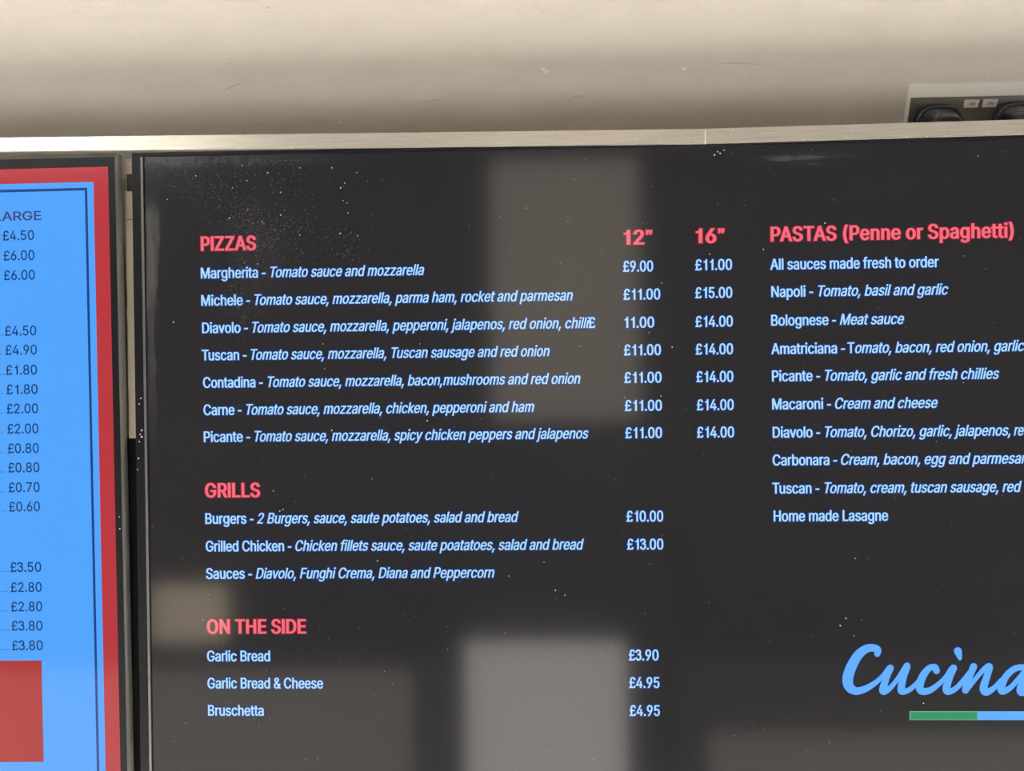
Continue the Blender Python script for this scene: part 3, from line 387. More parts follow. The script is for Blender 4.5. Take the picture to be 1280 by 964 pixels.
def glyph_outlines(ch, squareness, steps=5):
    adv, data = GLYPHS[ch]
    loops = []
    for s in data.split('|'):
        n = list(map(int, s.split()))
        P = [n[i:i + 6] for i in range(0, len(n), 6)]

        def sq(hx, hy):
            if abs(hy) > 2.5 * abs(hx):
                return hx, hy * squareness
            return hx, hy
        loop = []
        for i, a in enumerate(P):
            b = P[(i + 1) % len(P)]
            p0 = (a[0], a[1])
            h = sq(a[4], a[5])
            g = sq(b[2], b[3])
            p3 = (b[0], b[1])
            p1 = (p0[0] + h[0], p0[1] + h[1])
            p2 = (p3[0] + g[0], p3[1] + g[1])
            cross = abs((p1[0] - p0[0]) * (p3[1] - p0[1]) - (p1[1] - p0[1]) * (p3[0] - p0[0])) + \
                abs((p2[0] - p0[0]) * (p3[1] - p0[1]) - (p2[1] - p0[1]) * (p3[0] - p0[0]))
            L = math.hypot(p3[0] - p0[0], p3[1] - p0[1])
            k = 1 if (L < 1 or cross / L < 3) else steps
            for t in range(k):
                t /= k
                q = 1 - t
                loop.append((q ** 3 * p0[0] + 3 * q * q * t * p1[0] + 3 * q * t * t * p2[0] + t ** 3 * p3[0],
                             q ** 3 * p0[1] + 3 * q * q * t * p1[1] + 3 * q * t * t * p2[1] + t ** 3 * p3[1]))
        clean = []
        for p in loop:
            if not clean or math.hypot(p[0] - clean[-1][0], p[1] - clean[-1][1]) > 2:
                clean.append(p)
        if math.hypot(clean[0][0] - clean[-1][0], clean[0][1] - clean[-1][1]) <= 2:
            clean.pop()
        loops.append(clean)
    return adv, loops


def area(l):
    return 0.5 * sum(l[i][0] * l[(i + 1) % len(l)][1] - l[(i + 1) % len(l)][0] * l[i][1] for i in range(len(l)))


def grow(l, gx, gy, sign):
    """push an outline outwards (sign of the outer loop's winding)"""
    n = len(l)
    out = []
    for i in range(n):
        a, b, c = l[i - 1], l[i], l[(i + 1) % n]
        e1 = (b[0] - a[0], b[1] - a[1])
        e2 = (c[0] - b[0], c[1] - b[1])
        m1 = math.hypot(*e1) or 1
        m2 = math.hypot(*e2) or 1
        n1 = (e1[1] / m1 * sign, -e1[0] / m1 * sign)
        n2 = (e2[1] / m2 * sign, -e2[0] / m2 * sign)
        k = 1 + n1[0] * n2[0] + n1[1] * n2[1]
        k = max(k, 0.5)
        out.append((b[0] + gx * (n1[0] + n2[0]) / k, b[1] + gy * (n1[1] + n2[1]) / k))
    return out


def stroke_loop(pts, w):
    """closed outline of a pen stroke of width w through pts (smoothed)"""
    P = [pts[0]] + list(pts) + [pts[-1]]
    S = []
    for i in range(1, len(P) - 2):
        for k in range(5):
            t = k / 5.0
            S.append(tuple(0.5 * (2 * P[i][c] + (P[i + 1][c] - P[i - 1][c]) * t + (2 * P[i - 1][c] - 5 * P[i][c] + 4 * P[i + 1][c] - P[i + 2][c]) * t * t
                                  + (3 * P[i][c] - P[i - 1][c] - 3 * P[i + 1][c] + P[i + 2][c]) * t ** 3) for c in range(2)))
    S.append(P[-1])
    L, R = [], []
    for i, p in enumerate(S):
        a, b = S[max(0, i - 1)], S[min(len(S) - 1, i + 1)]
        d = Vector((b[0] - a[0], b[1] - a[1])).normalized()
        L.append((p[0] - d.y * w / 2, p[1] + d.x * w / 2))
        R.append((p[0] + d.y * w / 2, p[1] - d.x * w / 2))
    loop = R + L[::-1]
    return loop if area(loop) > 0 else loop[::-1]


def own_glyph(ch):
    if ch == 'I':
        return 300, [[(85, 0), (215, 0), (215, 1000), (85, 1000)]]
    if ch == 'l':
        return 325, [[(102, 0), (223, 0), (223, 1000), (102, 1000)]]
    if ch == '-':
        return 500, [[(70, 320), (430, 320), (430, 440), (70, 440)]]
    if ch == '1':
        return 770, [[(455, 0), (590, 0), (590, 1000), (490, 1000), (462, 885), (380, 815), (255, 800), (255, 705), (455, 705)]]
    if ch == '3':
        w = 128
        return 770, [stroke_loop([(118, 745), (150, 860), (250, 930), (375, 945), (500, 915), (583, 830), (590, 735), (555, 625), (440, 560), (320, 548)], w),
                     stroke_loop([(320, 548), (460, 540), (585, 480), (640, 370), (638, 255), (570, 130), (455, 62), (370, 52), (240, 75), (140, 150), (100, 275)], w)]
    if ch == '\u201d':
        mark = [(20, 975), (105, 975), (105, 850), (90, 760), (40, 670), (5, 690), (42, 760), (55, 860), (20, 860)]
        mark = mark if area(mark) > 0 else mark[::-1]
        return 560, [[(x + 60, y) for x, y in mark], [(x + 300, y) for x, y in mark]]
    return None


def winding(p, loops):
    w = 0
    for l in loops:
        for i in range(len(l)):
            a, b = l[i - 1], l[i]
            if a[1] <= p[1]:
                if b[1] > p[1] and (b[0] - a[0]) * (p[1] - a[1]) - (p[0] - a[0]) * (b[1] - a[1]) > 0:
                    w += 1
            elif b[1] <= p[1] and (b[0] - a[0]) * (p[1] - a[1]) - (p[0] - a[0]) * (b[1] - a[1]) < 0:
                w -= 1
    return w


CACHE = {}


def glyph(ch, style, extra=0.0):
    """(advance, points, triangles) of a letter in layout units, thickened by the style and by extra"""
    key = (ch, style, extra)
    if key not in CACHE:
        cap, squeeze, gx, gy, slant, square = STYLE[style]
        if ch in '.,':
            square = 1.0
        adv, loops = own_glyph(ch) or glyph_outlines(ch, square)
        k = cap / 1000.0
        loops = [[(x * k * squeeze, y * k) for x, y in l] for l in loops]
        big = max(loops, key=lambda l: abs(area(l)))
        sign = 1.0 if area(big) > 0 else -1.0
        grown = []
        for l in loops:
            q = grow(l, gx + extra, gy + extra, sign)
            if area(l) * sign < 0 and (area(q) * area(l) <= 0 or abs(area(q)) > abs(area(l))):
                continue
            grown.append(q)
        co, ed = [], []
        for l in grown:
            n = len(co)
            co += [Vector(p) for p in l]
            ed += [(n + i, n + (i + 1) % len(l)) for i in range(len(l))]
        vs, _, fs = delaunay_2d_cdt(co, ed, [], 0, 1e-5)[:3]
        tris = []
        for f in fs:
            c = sum((vs[i] for i in f), Vector((0, 0))) / len(f)
            if winding(c, grown) != 0:
                tris.append(tuple(f))
        CACHE[key] = (adv * k * squeeze, [tuple(v) for v in vs], tris)
    return CACHE[key]


def lay_out(text, style, extra=0.0):
    cap, squeeze = STYLE[style][:2]
    x = 0.0
    res = []
    prev = ''
    for ch in text:
        if ch == ' ':
            x += SPACE * cap / 1000.0 * squeeze
            prev = ''
            continue
        x += KERN.get(prev + ch, 0) * cap / 1000.0 * squeeze
        adv, pts, tris = glyph(ch, style, extra)
        res.append((x, pts, tris))
        x += adv + (0.55 if style == 'H' else 0.0)
        prev = ch
    return res


def write(geo, text, style, u0, u1, v, y, extra=0.0, mi=0):
    """fills geo with the flat letters of a run that spans u0..u1 on the baseline v"""
    slant = STYLE[style][4]
    ref = [x + p[0] + slant * p[1] for x, pts, t in lay_out(text, style) for tri in t for p in (pts[i] for i in tri)]
    a, b = min(ref), max(ref)
    s = (u1 - u0) / (b - a)
    for x, pts, tris in lay_out(text, style, extra):
        n0 = len(geo.v)
        geo.v += [tuple(W((q[0] + x + slant * q[1] - a) * s + u0, q[1] + v, y)) for q in pts]
        for t in tris:
            geo.f.append(tuple(n0 + i for i in t))
            geo.mi.append(mi)


# ------------------------------------------------------------------ materials
M = {}
wall = mat('cream_wall_paint', (0.74, 0.67, 0.57, 1), 0.62, spec=0.25)
n1 = noise(wall, 260, 3, 0.6)
n2 = noise(wall, 16, 5, 0.55, (1, 1, 2.2))
nrm = bump(wall, n1.outputs[0], 0.6, 0.0009)
bump(wall, n2.outputs[0], 0.6, 0.005, nrm)
mix_color(wall, n2.outputs[0], (0.72, 0.665, 0.585, 1), (0.76, 0.705, 0.62, 1), 0.35, 0.65)
M['wall'] = wall
room = mat('brown_room_paint', (0.10, 0.085, 0.07, 1), 0.8)
rmx = mix_color(room, noise(room, 3).outputs[0], (0.095, 0.08, 0.07, 1), (0.15, 0.125, 0.11, 1))
# two-tone paint: the room is lighter below a line at 0.78 m
rt = room.node_tree
r1 = rt.nodes.new('ShaderNodeTexCoord')
r2 = rt.nodes.new('ShaderNodeSeparateXYZ')
r3 = rt.nodes.new('ShaderNodeMapRange')
r3.inputs['From Min'].default_value = 0.778
r3.inputs['From Max'].default_value = 0.782
r4 = rt.nodes.new('ShaderNodeMix')
r4.data_type = 'RGBA'
r4.inputs['A'].default_value = (0.34, 0.29, 0.24, 1)
rt.links.new(r1.outputs['Object'], r2.inputs[0])
rt.links.new(r2.outputs[2], r3.inputs['Value'])
rt.links.new(r3.outputs[0], r4.inputs['Factor'])
rt.links.new(rmx.outputs['Result'], r4.inputs['B'])
rt.links.new(r4.outputs['Result'], bsdf(room).inputs['Base Color'])
M['room'] = room
ceil = mat('ceiling_paint', (0.22, 0.20, 0.18, 1), 0.8)
bump(ceil, noise(ceil, 60).outputs[0], 0.2, 0.002)
M['ceiling'] = ceil
floor = mat('floor_vinyl', (0.10, 0.09, 0.08, 1), 0.5)
mix_color(floor, noise(floor, 12).outputs[0], (0.08, 0.07, 0.065, 1), (0.13, 0.115, 0.10, 1))
M['floor'] = floor
M['frame'] = mat('window_frame_paint', (0.12, 0.11, 0.10, 1), 0.5)
M['tan'] = mat('tan_laminate', (0.50, 0.33, 0.20, 1), 0.5)
PANE_TINT = (1.0, 0.985, 0.955, 1)
for nm, s, c in (('fill_left', FILL_LEFT, PANE_TINT), ('fill_right', FILL_RIGHT, PANE_TINT), ('fill_side', FILL_SIDE, PANE_TINT),
                 ('haze_tan', 2.3, (1.0, 0.80, 0.58, 1)), ('haze_low', 0.75, (1.0, 0.88, 0.74, 1)), ('rail_fill', RAIL_FILL, (1.0, 0.98, 0.94, 1)),
                 ('door_low', DOOR_LOW, (1.0, 0.93, 0.86, 1)), ('door_high', DOOR_HIGH, (1.0, 0.86, 0.68, 1))):
    M[nm] = mat('glowing_pane_' + nm, (0.02, 0.02, 0.02, 1), 0.2, emit=c, strength=s)

alu = mat('brushed_aluminium', (0.80, 0.75, 0.66, 1), 0.27, 0.5)
na = noise(alu, 40, 4, 0.6, (0.6, 1, 22))
bump(alu, na.outputs[0], 0.25, 0.0004)
mix_color(alu, na.outputs[0], (0.70, 0.645, 0.55, 1), (0.86, 0.80, 0.70, 1), 0.3, 0.7)
M['alu'] = alu
M['alu_light'] = mat('pale_joint_metal', (0.95, 0.92, 0.86, 1), 0.3, 0.2)
post = mat('upright_metal', (0.78, 0.70, 0.56, 1), 0.5, 0.1)
bump(post, noise(post, 90).outputs[0], 0.15, 0.0004)
M['post'] = post
M['bracket'] = mat('bracket_metal', (0.16, 0.145, 0.125, 1), 0.5, 0.3)

bez = mat('black_bezel_plastic', (0.012, 0.012, 0.015, 1), 0.30, spec=0.16)
nb = noise(bez, 70, 5, 0.6)
bump(bez, nb.outputs[0], 0.12, 0.0003)
M['bezel'] = bez
side = mat('grey_side_trim', (0.27, 0.265, 0.245, 1), 0.4, 0.4)
bump(side, noise(side, 60, 4, 0.6).outputs[0], 0.15, 0.0003)
M['side'] = side
M['lip'] = mat('silver_lip', (0.18, 0.175, 0.165, 1), 0.35, 0.5)
M['shell'] = mat('back_shell_plastic', (0.01, 0.01, 0.01, 1), 0.6)


def lcd(name, rgb, gain=1.0, spec=0.5):
    """a lit screen area: emits its colour behind a semi-gloss dark surface"""
    m = mat(name, (0.006, 0.006, 0.006, 1), 0.095, emit=lin(rgb), strength=gain, ior=1.75, spec=spec)
    return m


black = lcd('screen_black', (31, 31, 35))
# wiped-on dirt: a smear down the left edge and under the top edge, and a dusty cloud
nt = black.node_tree
tc = nt.nodes.new('ShaderNodeTexCoord')
sep = nt.nodes.new('ShaderNodeSeparateXYZ')
nt.links.new(tc.outputs['Object'], sep.inputs[0])
wob = noise(black, 30, 4, 0.6, (1, 1, 0.35))
streak = noise(black, 160, 4, 0.6, (1.0, 1, 0.12))


def math_node(op, a, b=None, c=None):
    n = nt.nodes.new('ShaderNodeMath')
    n.operation = op
    for i, s in enumerate((a, b, c)):
        if s is None:
            continue
        if isinstance(s, (int, float)):
            n.inputs[i].default_value = s
        else:
            nt.links.new(s, n.inputs[i])
    return n.outputs[0]


def ramp(src, a, b, c=0.0, d=1.0):
    n = nt.nodes.new('ShaderNodeMapRange')
    n.interpolation_type = 'SMOOTHSTEP'
    n.inputs['From Min'].default_value = a
    n.inputs['From Max'].default_value = b
    n.inputs['To Min'].default_value = c
    n.inputs['To Max'].default_value = d
    nt.links.new(src, n.inputs['Value'])
    return n.outputs[0]


X, Z = sep.outputs[0], sep.outputs[2]       # object axes: origin at the eye-level middle of the menu
xw = math_node('ADD', X, math_node('MULTIPLY', math_node('SUBTRACT', wob.outputs[0], 0.5), 0.022))
edge = math_node('MULTIPLY', ramp(xw, -0.388, -0.3835, 1.0, 0.0), math_node('MULTIPLY', ramp(Z, 0.20, 0.15, 0.0, 1.0) if False else ramp(Z, 0.05, 0.11), ramp(Z, 0.19, 0.16)))
edge2 = math_node('MULTIPLY', ramp(xw, -0.391, -0.388, 1.0, 0.0), math_node('MULTIPLY', ramp(Z, -0.09, 0.04), ramp(Z, 0.2, 0.16)))
zw = math_node('ADD', Z, math_node('MULTIPLY', math_node('SUBTRACT', wob.outputs[0], 0.5), 0.02))
top = math_node('MULTIPLY', ramp(zw, 0.214, 0.222), ramp(X, -0.16, -0.32))
dx = math_node('MULTIPLY', math_node('SUBTRACT', X, -0.282), 1 / 0.05)
dz = math_node('MULTIPLY', math_node('SUBTRACT', Z, 0.14), 1 / 0.085)
cl = math_node('SQRT', math_node('ADD', math_node('MULTIPLY', dx, dx), math_node('MULTIPLY', dz, dz)))
cloud = math_node('MULTIPLY', ramp(cl, 1.0, 0.1), 0.22)
sx = math_node('MULTIPLY', math_node('SUBTRACT', X, 0.262), 1 / 0.075)
sz = math_node('MULTIPLY', math_node('SUBTRACT', Z, math_node('ADD', 0.2135, math_node('MULTIPLY', X, 0.0))), 1 / 0.010)
sm = ramp(math_node('SQRT', math_node('ADD', math_node('MULTIPLY', sx, sx), math_node('MULTIPLY', sz, sz))), 1.0, 0.1)
hs = noise(black, 120, 4, 0.6, (0.15, 1, 1.6))
smear = math_node('MULTIPLY', sm, ramp(hs.outputs[0], 0.4, 0.65))
tot = math_node('ADD', math_node('MULTIPLY', edge, 0.9), math_node('MULTIPLY', edge2, 0.5))
tot = math_node('ADD', tot, math_node('MULTIPLY', top, 0.45))
tot = math_node('ADD', tot, math_node('MULTIPLY', smear, 0.8))
tot = math_node('MULTIPLY', tot, ramp(streak.outputs[0], 0.25, 0.7, 0.35, 1.1))
tot = math_node('ADD', tot, math_node('MULTIPLY', cloud, ramp(streak.outputs[0], 0.3, 0.7)))
mx = nt.nodes.new('ShaderNodeMix')
mx.data_type = 'RGBA'
mx.inputs['A'].default_value = (0.006, 0.006, 0.006, 1)
mx.inputs['B'].default_value = (0.075, 0.075, 0.072, 1)
nt.links.new(tot, mx.inputs['Factor'])
nt.links.new(mx.outputs['Result'], bsdf(black).inputs['Base Color'])
M['black'] = black

M['blue'] = lcd('screen_blue', (76, 162, 252))
M['red'] = lcd('screen_red', (183, 48, 58))
M['redbox'] = lcd('screen_red_box', (172, 38, 44))
M['navy'] = lcd('screen_navy', (2, 58, 135))
M['navy_text'] = lcd('screen_navy_text', (0, 50, 112))
M['maroon_text'] = lcd('screen_maroon_text', (62, 50, 112))
M['leader'] = lcd('screen_leader_dots', (22, 88, 155))
M['text'] = lcd('screen_pale_blue_text', (163, 211, 255), 1.1)
M['halo'] = lcd('screen_text_halo', (13, 42, 112))  # glow around the lit letters, painted as a dark blue outline
M['heading'] = lcd('screen_pink_heading', (250, 104, 124))
M['heading_halo'] = lcd('screen_heading_halo', (126, 26, 42))  # same painted glow, round the headings
M['logo'] = lcd('screen_logo_blue', (95, 173, 255))
M['logo_halo'] = lcd('screen_logo_halo', (15, 34, 88))  # painted glow round the logo strokes
M['green'] = lcd('screen_green', (44, 146, 104))
M['green_edge'] = lcd('screen_green_edge', (110, 190, 150))
M['dust'] = mat('pale_dust', (0.75, 0.72, 0.66, 1), 0.9)
M['fine_dust'] = mat('fine_dust', (0.13, 0.125, 0.115, 1), 0.9)
M['plaster'] = mat('plaster_lump', (0.92, 0.88, 0.80, 1), 0.45)
M['bounce_top'] = mat('white_bounce_top', (0.80, 0.78, 0.74, 1), 0.55)
M['pattress'] = mat('white_plastic', (0.95, 0.94, 0.89, 1), 0.3)
M['plate'] = mat('brushed_dark_plate', (0.20, 0.185, 0.17, 1), 0.34, 0.75)
bump(M['plate'], noise(M['plate'], 60, 3, 0.6, (0.5, 20, 20)).outputs[0], 0.1, 0.0002)
M['rocker'] = mat('rocker_white', (0.96, 0.94, 0.92, 1), 0.3)
M['red_print'] = mat('red_print', (0.55, 0.10, 0.10, 1), 0.5)
M['plug'] = mat('black_plug_plastic', (0.030, 0.034, 0.044, 1), 0.25, spec=0.7)

# ------------------------------------------------------------------ room
TILT = math.radians(23)
Y0, Z0 = 0.10, 1.94                       # a point of the leaning upper wall


def slope(x, s, off=0.0):
    """a point of the leaning wall: s up the slope, off in front of it"""
    return Vector((x, Y0 - s * math.sin(TILT) - off * math.cos(TILT), Z0 + s * math.cos(TILT) - off * math.sin(TILT)))


XL, XR, YB, ZC = -3.3, 3.3, -2.0, 2.6
ST = (ZC - Z0) / math.cos(TILT)
low = slope(0, -0.022)


def prism(prof, name, m):
    g = Geo()
    for i in range(len(prof)):
        a, b = prof[i], prof[(i + 1) % len(prof)]
        g.face([(XL, a[0], a[1]), (XR, a[0], a[1]), (XR, b[0], b[1]), (XL, b[0], b[1])])
    g.face([(XL, y, z) for y, z in prof])
    g.face([(XR, y, z) for y, z in reversed(prof)])
    return struct(g.build(name, m))


prism([(low.y, 0.0), (low.y, low.z), (0.30, low.z), (0.30, 0.0)], 'wall_front', M['wall'])
wall_front = prism([(low.y, low.z), (slope(0, ST).y, ZC), (0.30, ZC), (0.30, low.z)], 'wall_upper', M['wall'])

# little plaster lumps and a few brush ridges on the leaning wall
for (x, s, r) in NUBS:
    g = Geo()
    n = 8
    pr = random.Random(int(x * 1e5))
    ph = [pr.uniform(0.7, 1.3) for _ in range(n)]
    rings = []
    for rr, hh in ((1.0, -0.0002), (0.75, 0.0012), (0.35, 0.0024)):
        rings.append([slope(x + math.cos(2 * math.pi * i / n) * r * rr * ph[i] * 1.7, s + math.sin(2 * math.pi * i / n) * r * rr * ph[i] * 1.1, hh) for i in range(n)])
    g.rings(rings, cap_last=True)
    g.build('plaster_lump', M['plaster'], wall_front, smooth=True)

def ridge(p0, p1, w, h):
    w, h = w * 1.3, h * 2.2
    g = Geo()
    rings = []
    N = 12
    for k in range(N + 1):
        t = k / N
        x = p0[0] + (p1[0] - p0[0]) * t
        s = p0[1] + (p1[1] - p0[1]) * t + 0.0012 * math.sin(t * 5)
        q = math.sin(math.pi * t)
        rings.append([slope(x, s - w * q, -0.0001), slope(x, s, h * q), slope(x, s + w * q, -0.0001)])
    for a, b in zip(rings, rings[1:]):
        for i in range(2):
            g.face([a[i], b[i], b[i + 1], a[i + 1]])
    g.build('plaster_ridge', M['wall'], wall_front, smooth=True)


ridge((0.033, 0.066), (0.052, 0.071), 0.0007, 0.0006)
ridge((-0.1515, 0.049), (-0.146, 0.036), 0.0008, 0.0006)
ridge((-0.15, 0.062), (-0.09, 0.073), 0.0006, 0.0003)
ridge((0.02, 0.036), (0.08, 0.062), 0.0006, 0.0003)
ridge((0.19, 0.098), (0.24, 0.099), 0.0008, 0.0004)
ridge((-0.345, 0.08), (-0.318, 0.093), 0.0006, 0.0004)

g = Geo(); g.box(XL - 0.1, XR + 0.1, YB - 0.1, 0.30, -0.08, 0); struct(g.build('floor', M['floor']))
g = Geo(); g.box(XL - 0.1, XR + 0.1, YB - 0.1, 0.30, ZC, ZC + 0.08); struct(g.build('ceiling', M['ceiling']))


def pierced(name, fixed, lo_, hi_, holes, along):
    """a wall with rectangular openings; along = 'x' (back wall) or 'y' (side walls); holes = (a, b, z0, z1)"""
    g = Geo()
    cuts = sorted({lo_, hi_} | {h[0] for h in holes} | {h[1] for h in holes})
    for a, b in zip(cuts, cuts[1:]):
        zs = sorted([(h[2], h[3]) for h in holes if h[0] <= a and h[1] >= b])
        z = 0.0
        for z0, z1 in zs + [(ZC, ZC)]:
            if z0 > z + 1e-6:
                if along == 'x':
                    g.box(a, b, fixed[0], fixed[1], z, z0)
                else:
                    g.box(fixed[0], fixed[1], a, b, z, z0)
            z = z1
    struct(g.build(name, M['room']))


def fill_window(name, h, fixed, along, pane):
    a, b, c, d = h
    w = 0.035
    mid = (fixed[0] + fixed[1]) / 2
    g = Geo()
    def bx(p, q, z0, z1, t, geo=g):
        if along == 'x':
            geo.box(p, q, mid - t, mid + t, z0, z1)
        else:
            geo.box(mid - t, mid + t, p, q, z0, z1)
    bx(a, b, c, c + w, 0.03); bx(a, b, d - w, d, 0.03)
    bx(a, a + w, c + w, d - w, 0.03); bx(b - w, b, c + w, d - w, 0.03)
    fr = struct(g.build(name, M['frame']))
    g2 = Geo()
    bx(a + w, b - w, c + w, d - w, 0.004, g2)
    g2.build('pane', M[pane], fr)


# back wall and side walls, with glowing panes added to light the scene
BACK = [(-3.2, -2.15, 0.10, 1.20, 'fill_window_1', 'fill_left'), (1.95, 3.15, 0.10, 1.10, 'fill_window_2', 'fill_right'),
        (-1.36, -1.02, 0.79, 1.06, 'fill_window_3', 'haze_tan'), (-2.08, -0.40, 0.05, 0.775, 'fill_window_4', 'haze_low'),
        (0.50, 1.85, 0.05, 0.57, 'fill_window_7', 'haze_low')]  # tan and low panes invented to put haze into the screen's reflection
DX0, DX1 = -0.34, 0.44
yb = (YB - 0.1, YB)
pierced('wall_back', yb, XL, XR, [h[:4] for h in BACK] + [(DX0, DX1, 0.0, 2.5)], 'x')
for h in BACK:
    fill_window(h[4], h[:4], yb, 'x', h[5])
SIDE_L, SIDE_R = (-1.45, -0.35, 0.15, 1.25), (-1.45, -0.35, 0.15, 1.25)
pierced('wall_left', (XL - 0.1, XL), YB - 0.1, 0.30, [SIDE_L], 'y')
fill_window('fill_window_5', SIDE_L, (XL - 0.1, XL), 'y', 'fill_side')
pierced('wall_right', (XR, XR + 0.1), YB - 0.1, 0.30, [SIDE_R], 'y')
fill_window('fill_window_6', SIDE_R, (XR, XR + 0.1), 'y', 'fill_side')
g = Geo()
PL = (-0.262, 0.270, 0.12, 0.832)
PH = (-0.16, 0.325, 1.56, 2.42)
y0, y1 = YB - 0.07, YB - 0.02
g.box(DX0, DX1, y0, y1, 0.01, PL[2]); g.box(DX0, DX1, y0, y1, PL[3], PH[2]); g.box(DX0, DX1, y0, y1, PH[3], 2.49)
g.box(DX0, PL[0], y0, y1, PL[2], PL[3]); g.box(PL[1], DX1, y0, y1, PL[2], PL[3])
g.box(DX0, PH[0], y0, y1, PH[2], PH[3]); g.box(PH[1], DX1, y0, y1, PH[2], PH[3])
door = struct(g.build('door_1', M['frame']))
g = Geo(); g.box(PL[0], PL[1], y1 - 0.012, y1 - 0.002, PL[2], PL[3]); g.build('lower_pane', M['door_low'], door)
g = Geo(); g.box(PH[0], PH[1], y1 - 0.012, y1 - 0.002, PH[2], PH[3]); g.build('upper_pane', M['door_high'], door)
# unseen glowing strip added high at back left to whiten the rail's end
g = Geo(); g.box(-2.65, -1.15, YB, YB + 0.05, 2.50, 2.595); rail_fill = struct(g.build('added_fitting_1', M['frame']))
g = Geo(); g.box(-2.63, -1.17, YB + 0.05, YB + 0.06, 2.51, 2.585); g.build('rail_fill_diffuser', M['rail_fill'], rail_fill)
# rings of the unseen added spots
for i in range(8):
    g = Geo()
    n = 24
    g.rings([[(-2.1 + 0.6 * i + math.cos(2 * math.pi * k / n) * r, -0.46 + math.sin(2 * math.pi * k / n) * r, z) for k in range(n)] for r, z in ((0.065, ZC), (0.065, ZC - 0.006), (0.05, ZC - 0.008), (0.05, ZC))])
    struct(g.build('added_fitting_%d' % (i + 2), M['pattress']))
# unseen white surface on cabinets, added to bounce the spots onto the wall
g = Geo(); g.box(XL, XR, -0.76, low.y - 0.001, 0.86, 0.90)
o = g.build('bounce_top', M['bounce_top'], bevel=0.004)
o['label'] = 'long unseen white surface added below the two menu screens to bounce light'; o['category'] = 'bounce_top'
for i in range(6):
    a, b = XL + 0.01 + i * 1.097, XL + (i + 1) * 1.097
    cab = thing('counter_cabinet', ('first', 'second', 'third', 'fourth', 'fifth', 'sixth')[i] + ' dark cabinet from the left under the added white surface', 'cabinet', ((a + b) / 2, -0.3, 0), group='cabinets under the added surface')
    g = Geo(); g.box(a, b, -0.70, low.y - 0.01, 0.0, 0.859); g.build('body', M['frame'], cab, off=cab.location)
    for p, q in ((a + 0.01, (a + b) / 2 - 0.003), ((a + b) / 2 + 0.003, b - 0.01)):
        g = Geo(); g.box(p, q, -0.72, -0.701, 0.10, 0.85); d = g.build('door', M['room'], cab, off=cab.location)

# ------------------------------------------------------------------ menu screens
def rect(x0, x1, z0, z1, ix, iz, y):
    return [W(x0 + ix, z0 + iz, y), W(x1 - ix, z0 + iz, y), W(x1 - ix, z1 - iz, y), W(x0 + ix, z1 - iz, y)]


def quad(geo, u0, u1, v0, v1, y, mi=0):
    geo.face([W(u0, v0, y), W(u1, v0, y), W(u1, v1, y), W(u0, v1, y)], mi)


def disc_part(geo, u, v, r, y, n=6, mi=0):
    geo.face([W(u + r * math.cos(2 * math.pi * i / n + 0.3), v + r * math.sin(2 * math.pi * i / n + 0.3), y) for i in range(n)], mi)


HALF_MM = 0.0004
# --- right hand screen: black menu
PIV = W(265, 0, 0)
right_tv = thing('menu_screen', 'black wall-mounted menu screen listing pizzas, grills and pastas, right of the blue screen', 'screen', PIV)
x0, x1, z0, z1 = -515.0, 1045.0, -586.0, 291.5
YF = -0.0015
g = Geo()
g.rings([rect(x0, x1, z0, z1, 0, 0, 0.012), rect(x0, x1, z0, z1, 0, 0, YF + 0.0015), rect(x0, x1, z0, z1, 1.2, 0.8, YF),
         rect(x0, x1, z0, z1, 15.0, 4.6, YF), rect(x0, x1, z0, z1, 16.2, 5.4, 0.0008), rect(x0, x1, z0, z1, 17.2, 8.0, 0.0008)])
g.rings([rect(x0, x1, z0, z1, 0, 0, 0.012), rect(x0, x1, z0, z1, 35, 35, 0.014)])
g.build('bezel', M['bezel'], right_tv, off=PIV)
g = Geo()
g.box(W(x0 + 12.6, 0).x, W(x0 + 15.4, 0).x, YF - 0.0009, YF + 0.0002, W(0, z0 + 12).z, W(0, z1 - 6.2).z)
g.build('bezel_lip', M['lip'], right_tv, off=PIV)
g = Geo()
g.box(W(x0 + 35, 0).x, W(x1 - 35, 0).x, 0.0135, 0.05, W(0, z0 + 35).z, W(0, z1 - 35).z)
g.build('back_shell', M['shell'], right_tv, off=PIV, bevel=0.004)
g = Geo()
g.box(W(150, 0).x, W(380, 0).x, 0.05, low.y - 0.0005, W(0, -250).z, W(0, 60).z)
g.build('wall_bracket', M['bracket'], right_tv, off=PIV)
g = Geo()
quad(g, x0 + 16.4, x1 - 16.4, z0 + 5.6, z1 - 5.6, 0.0)
pn = g.build('display_panel', M['black'], right_tv)
# keep the panel's object axes at the eye-level middle of the menu so that its dirt sits where it was wiped
for vtx in pn.data.vertices:
    vtx.co.z -= 1.70
pn.location = (-PIV.x, -PIV.y, 1.70 - PIV.z)

for (nm, text, sty, u0, u1, v) in RIGHT_TEXT:
    g = Geo()
    hot = sty == 'H'
    write(g, text, sty, u0, u1, v, -0.0003, 1.25 if not hot else 0.95, 1)
    write(g, text, sty, u0, u1, v, -0.0006, 0.0, 0)
    g.build(nm, [M['heading'], M['heading_halo']] if hot else [M['text'], M['halo']], right_tv, off=PIV)


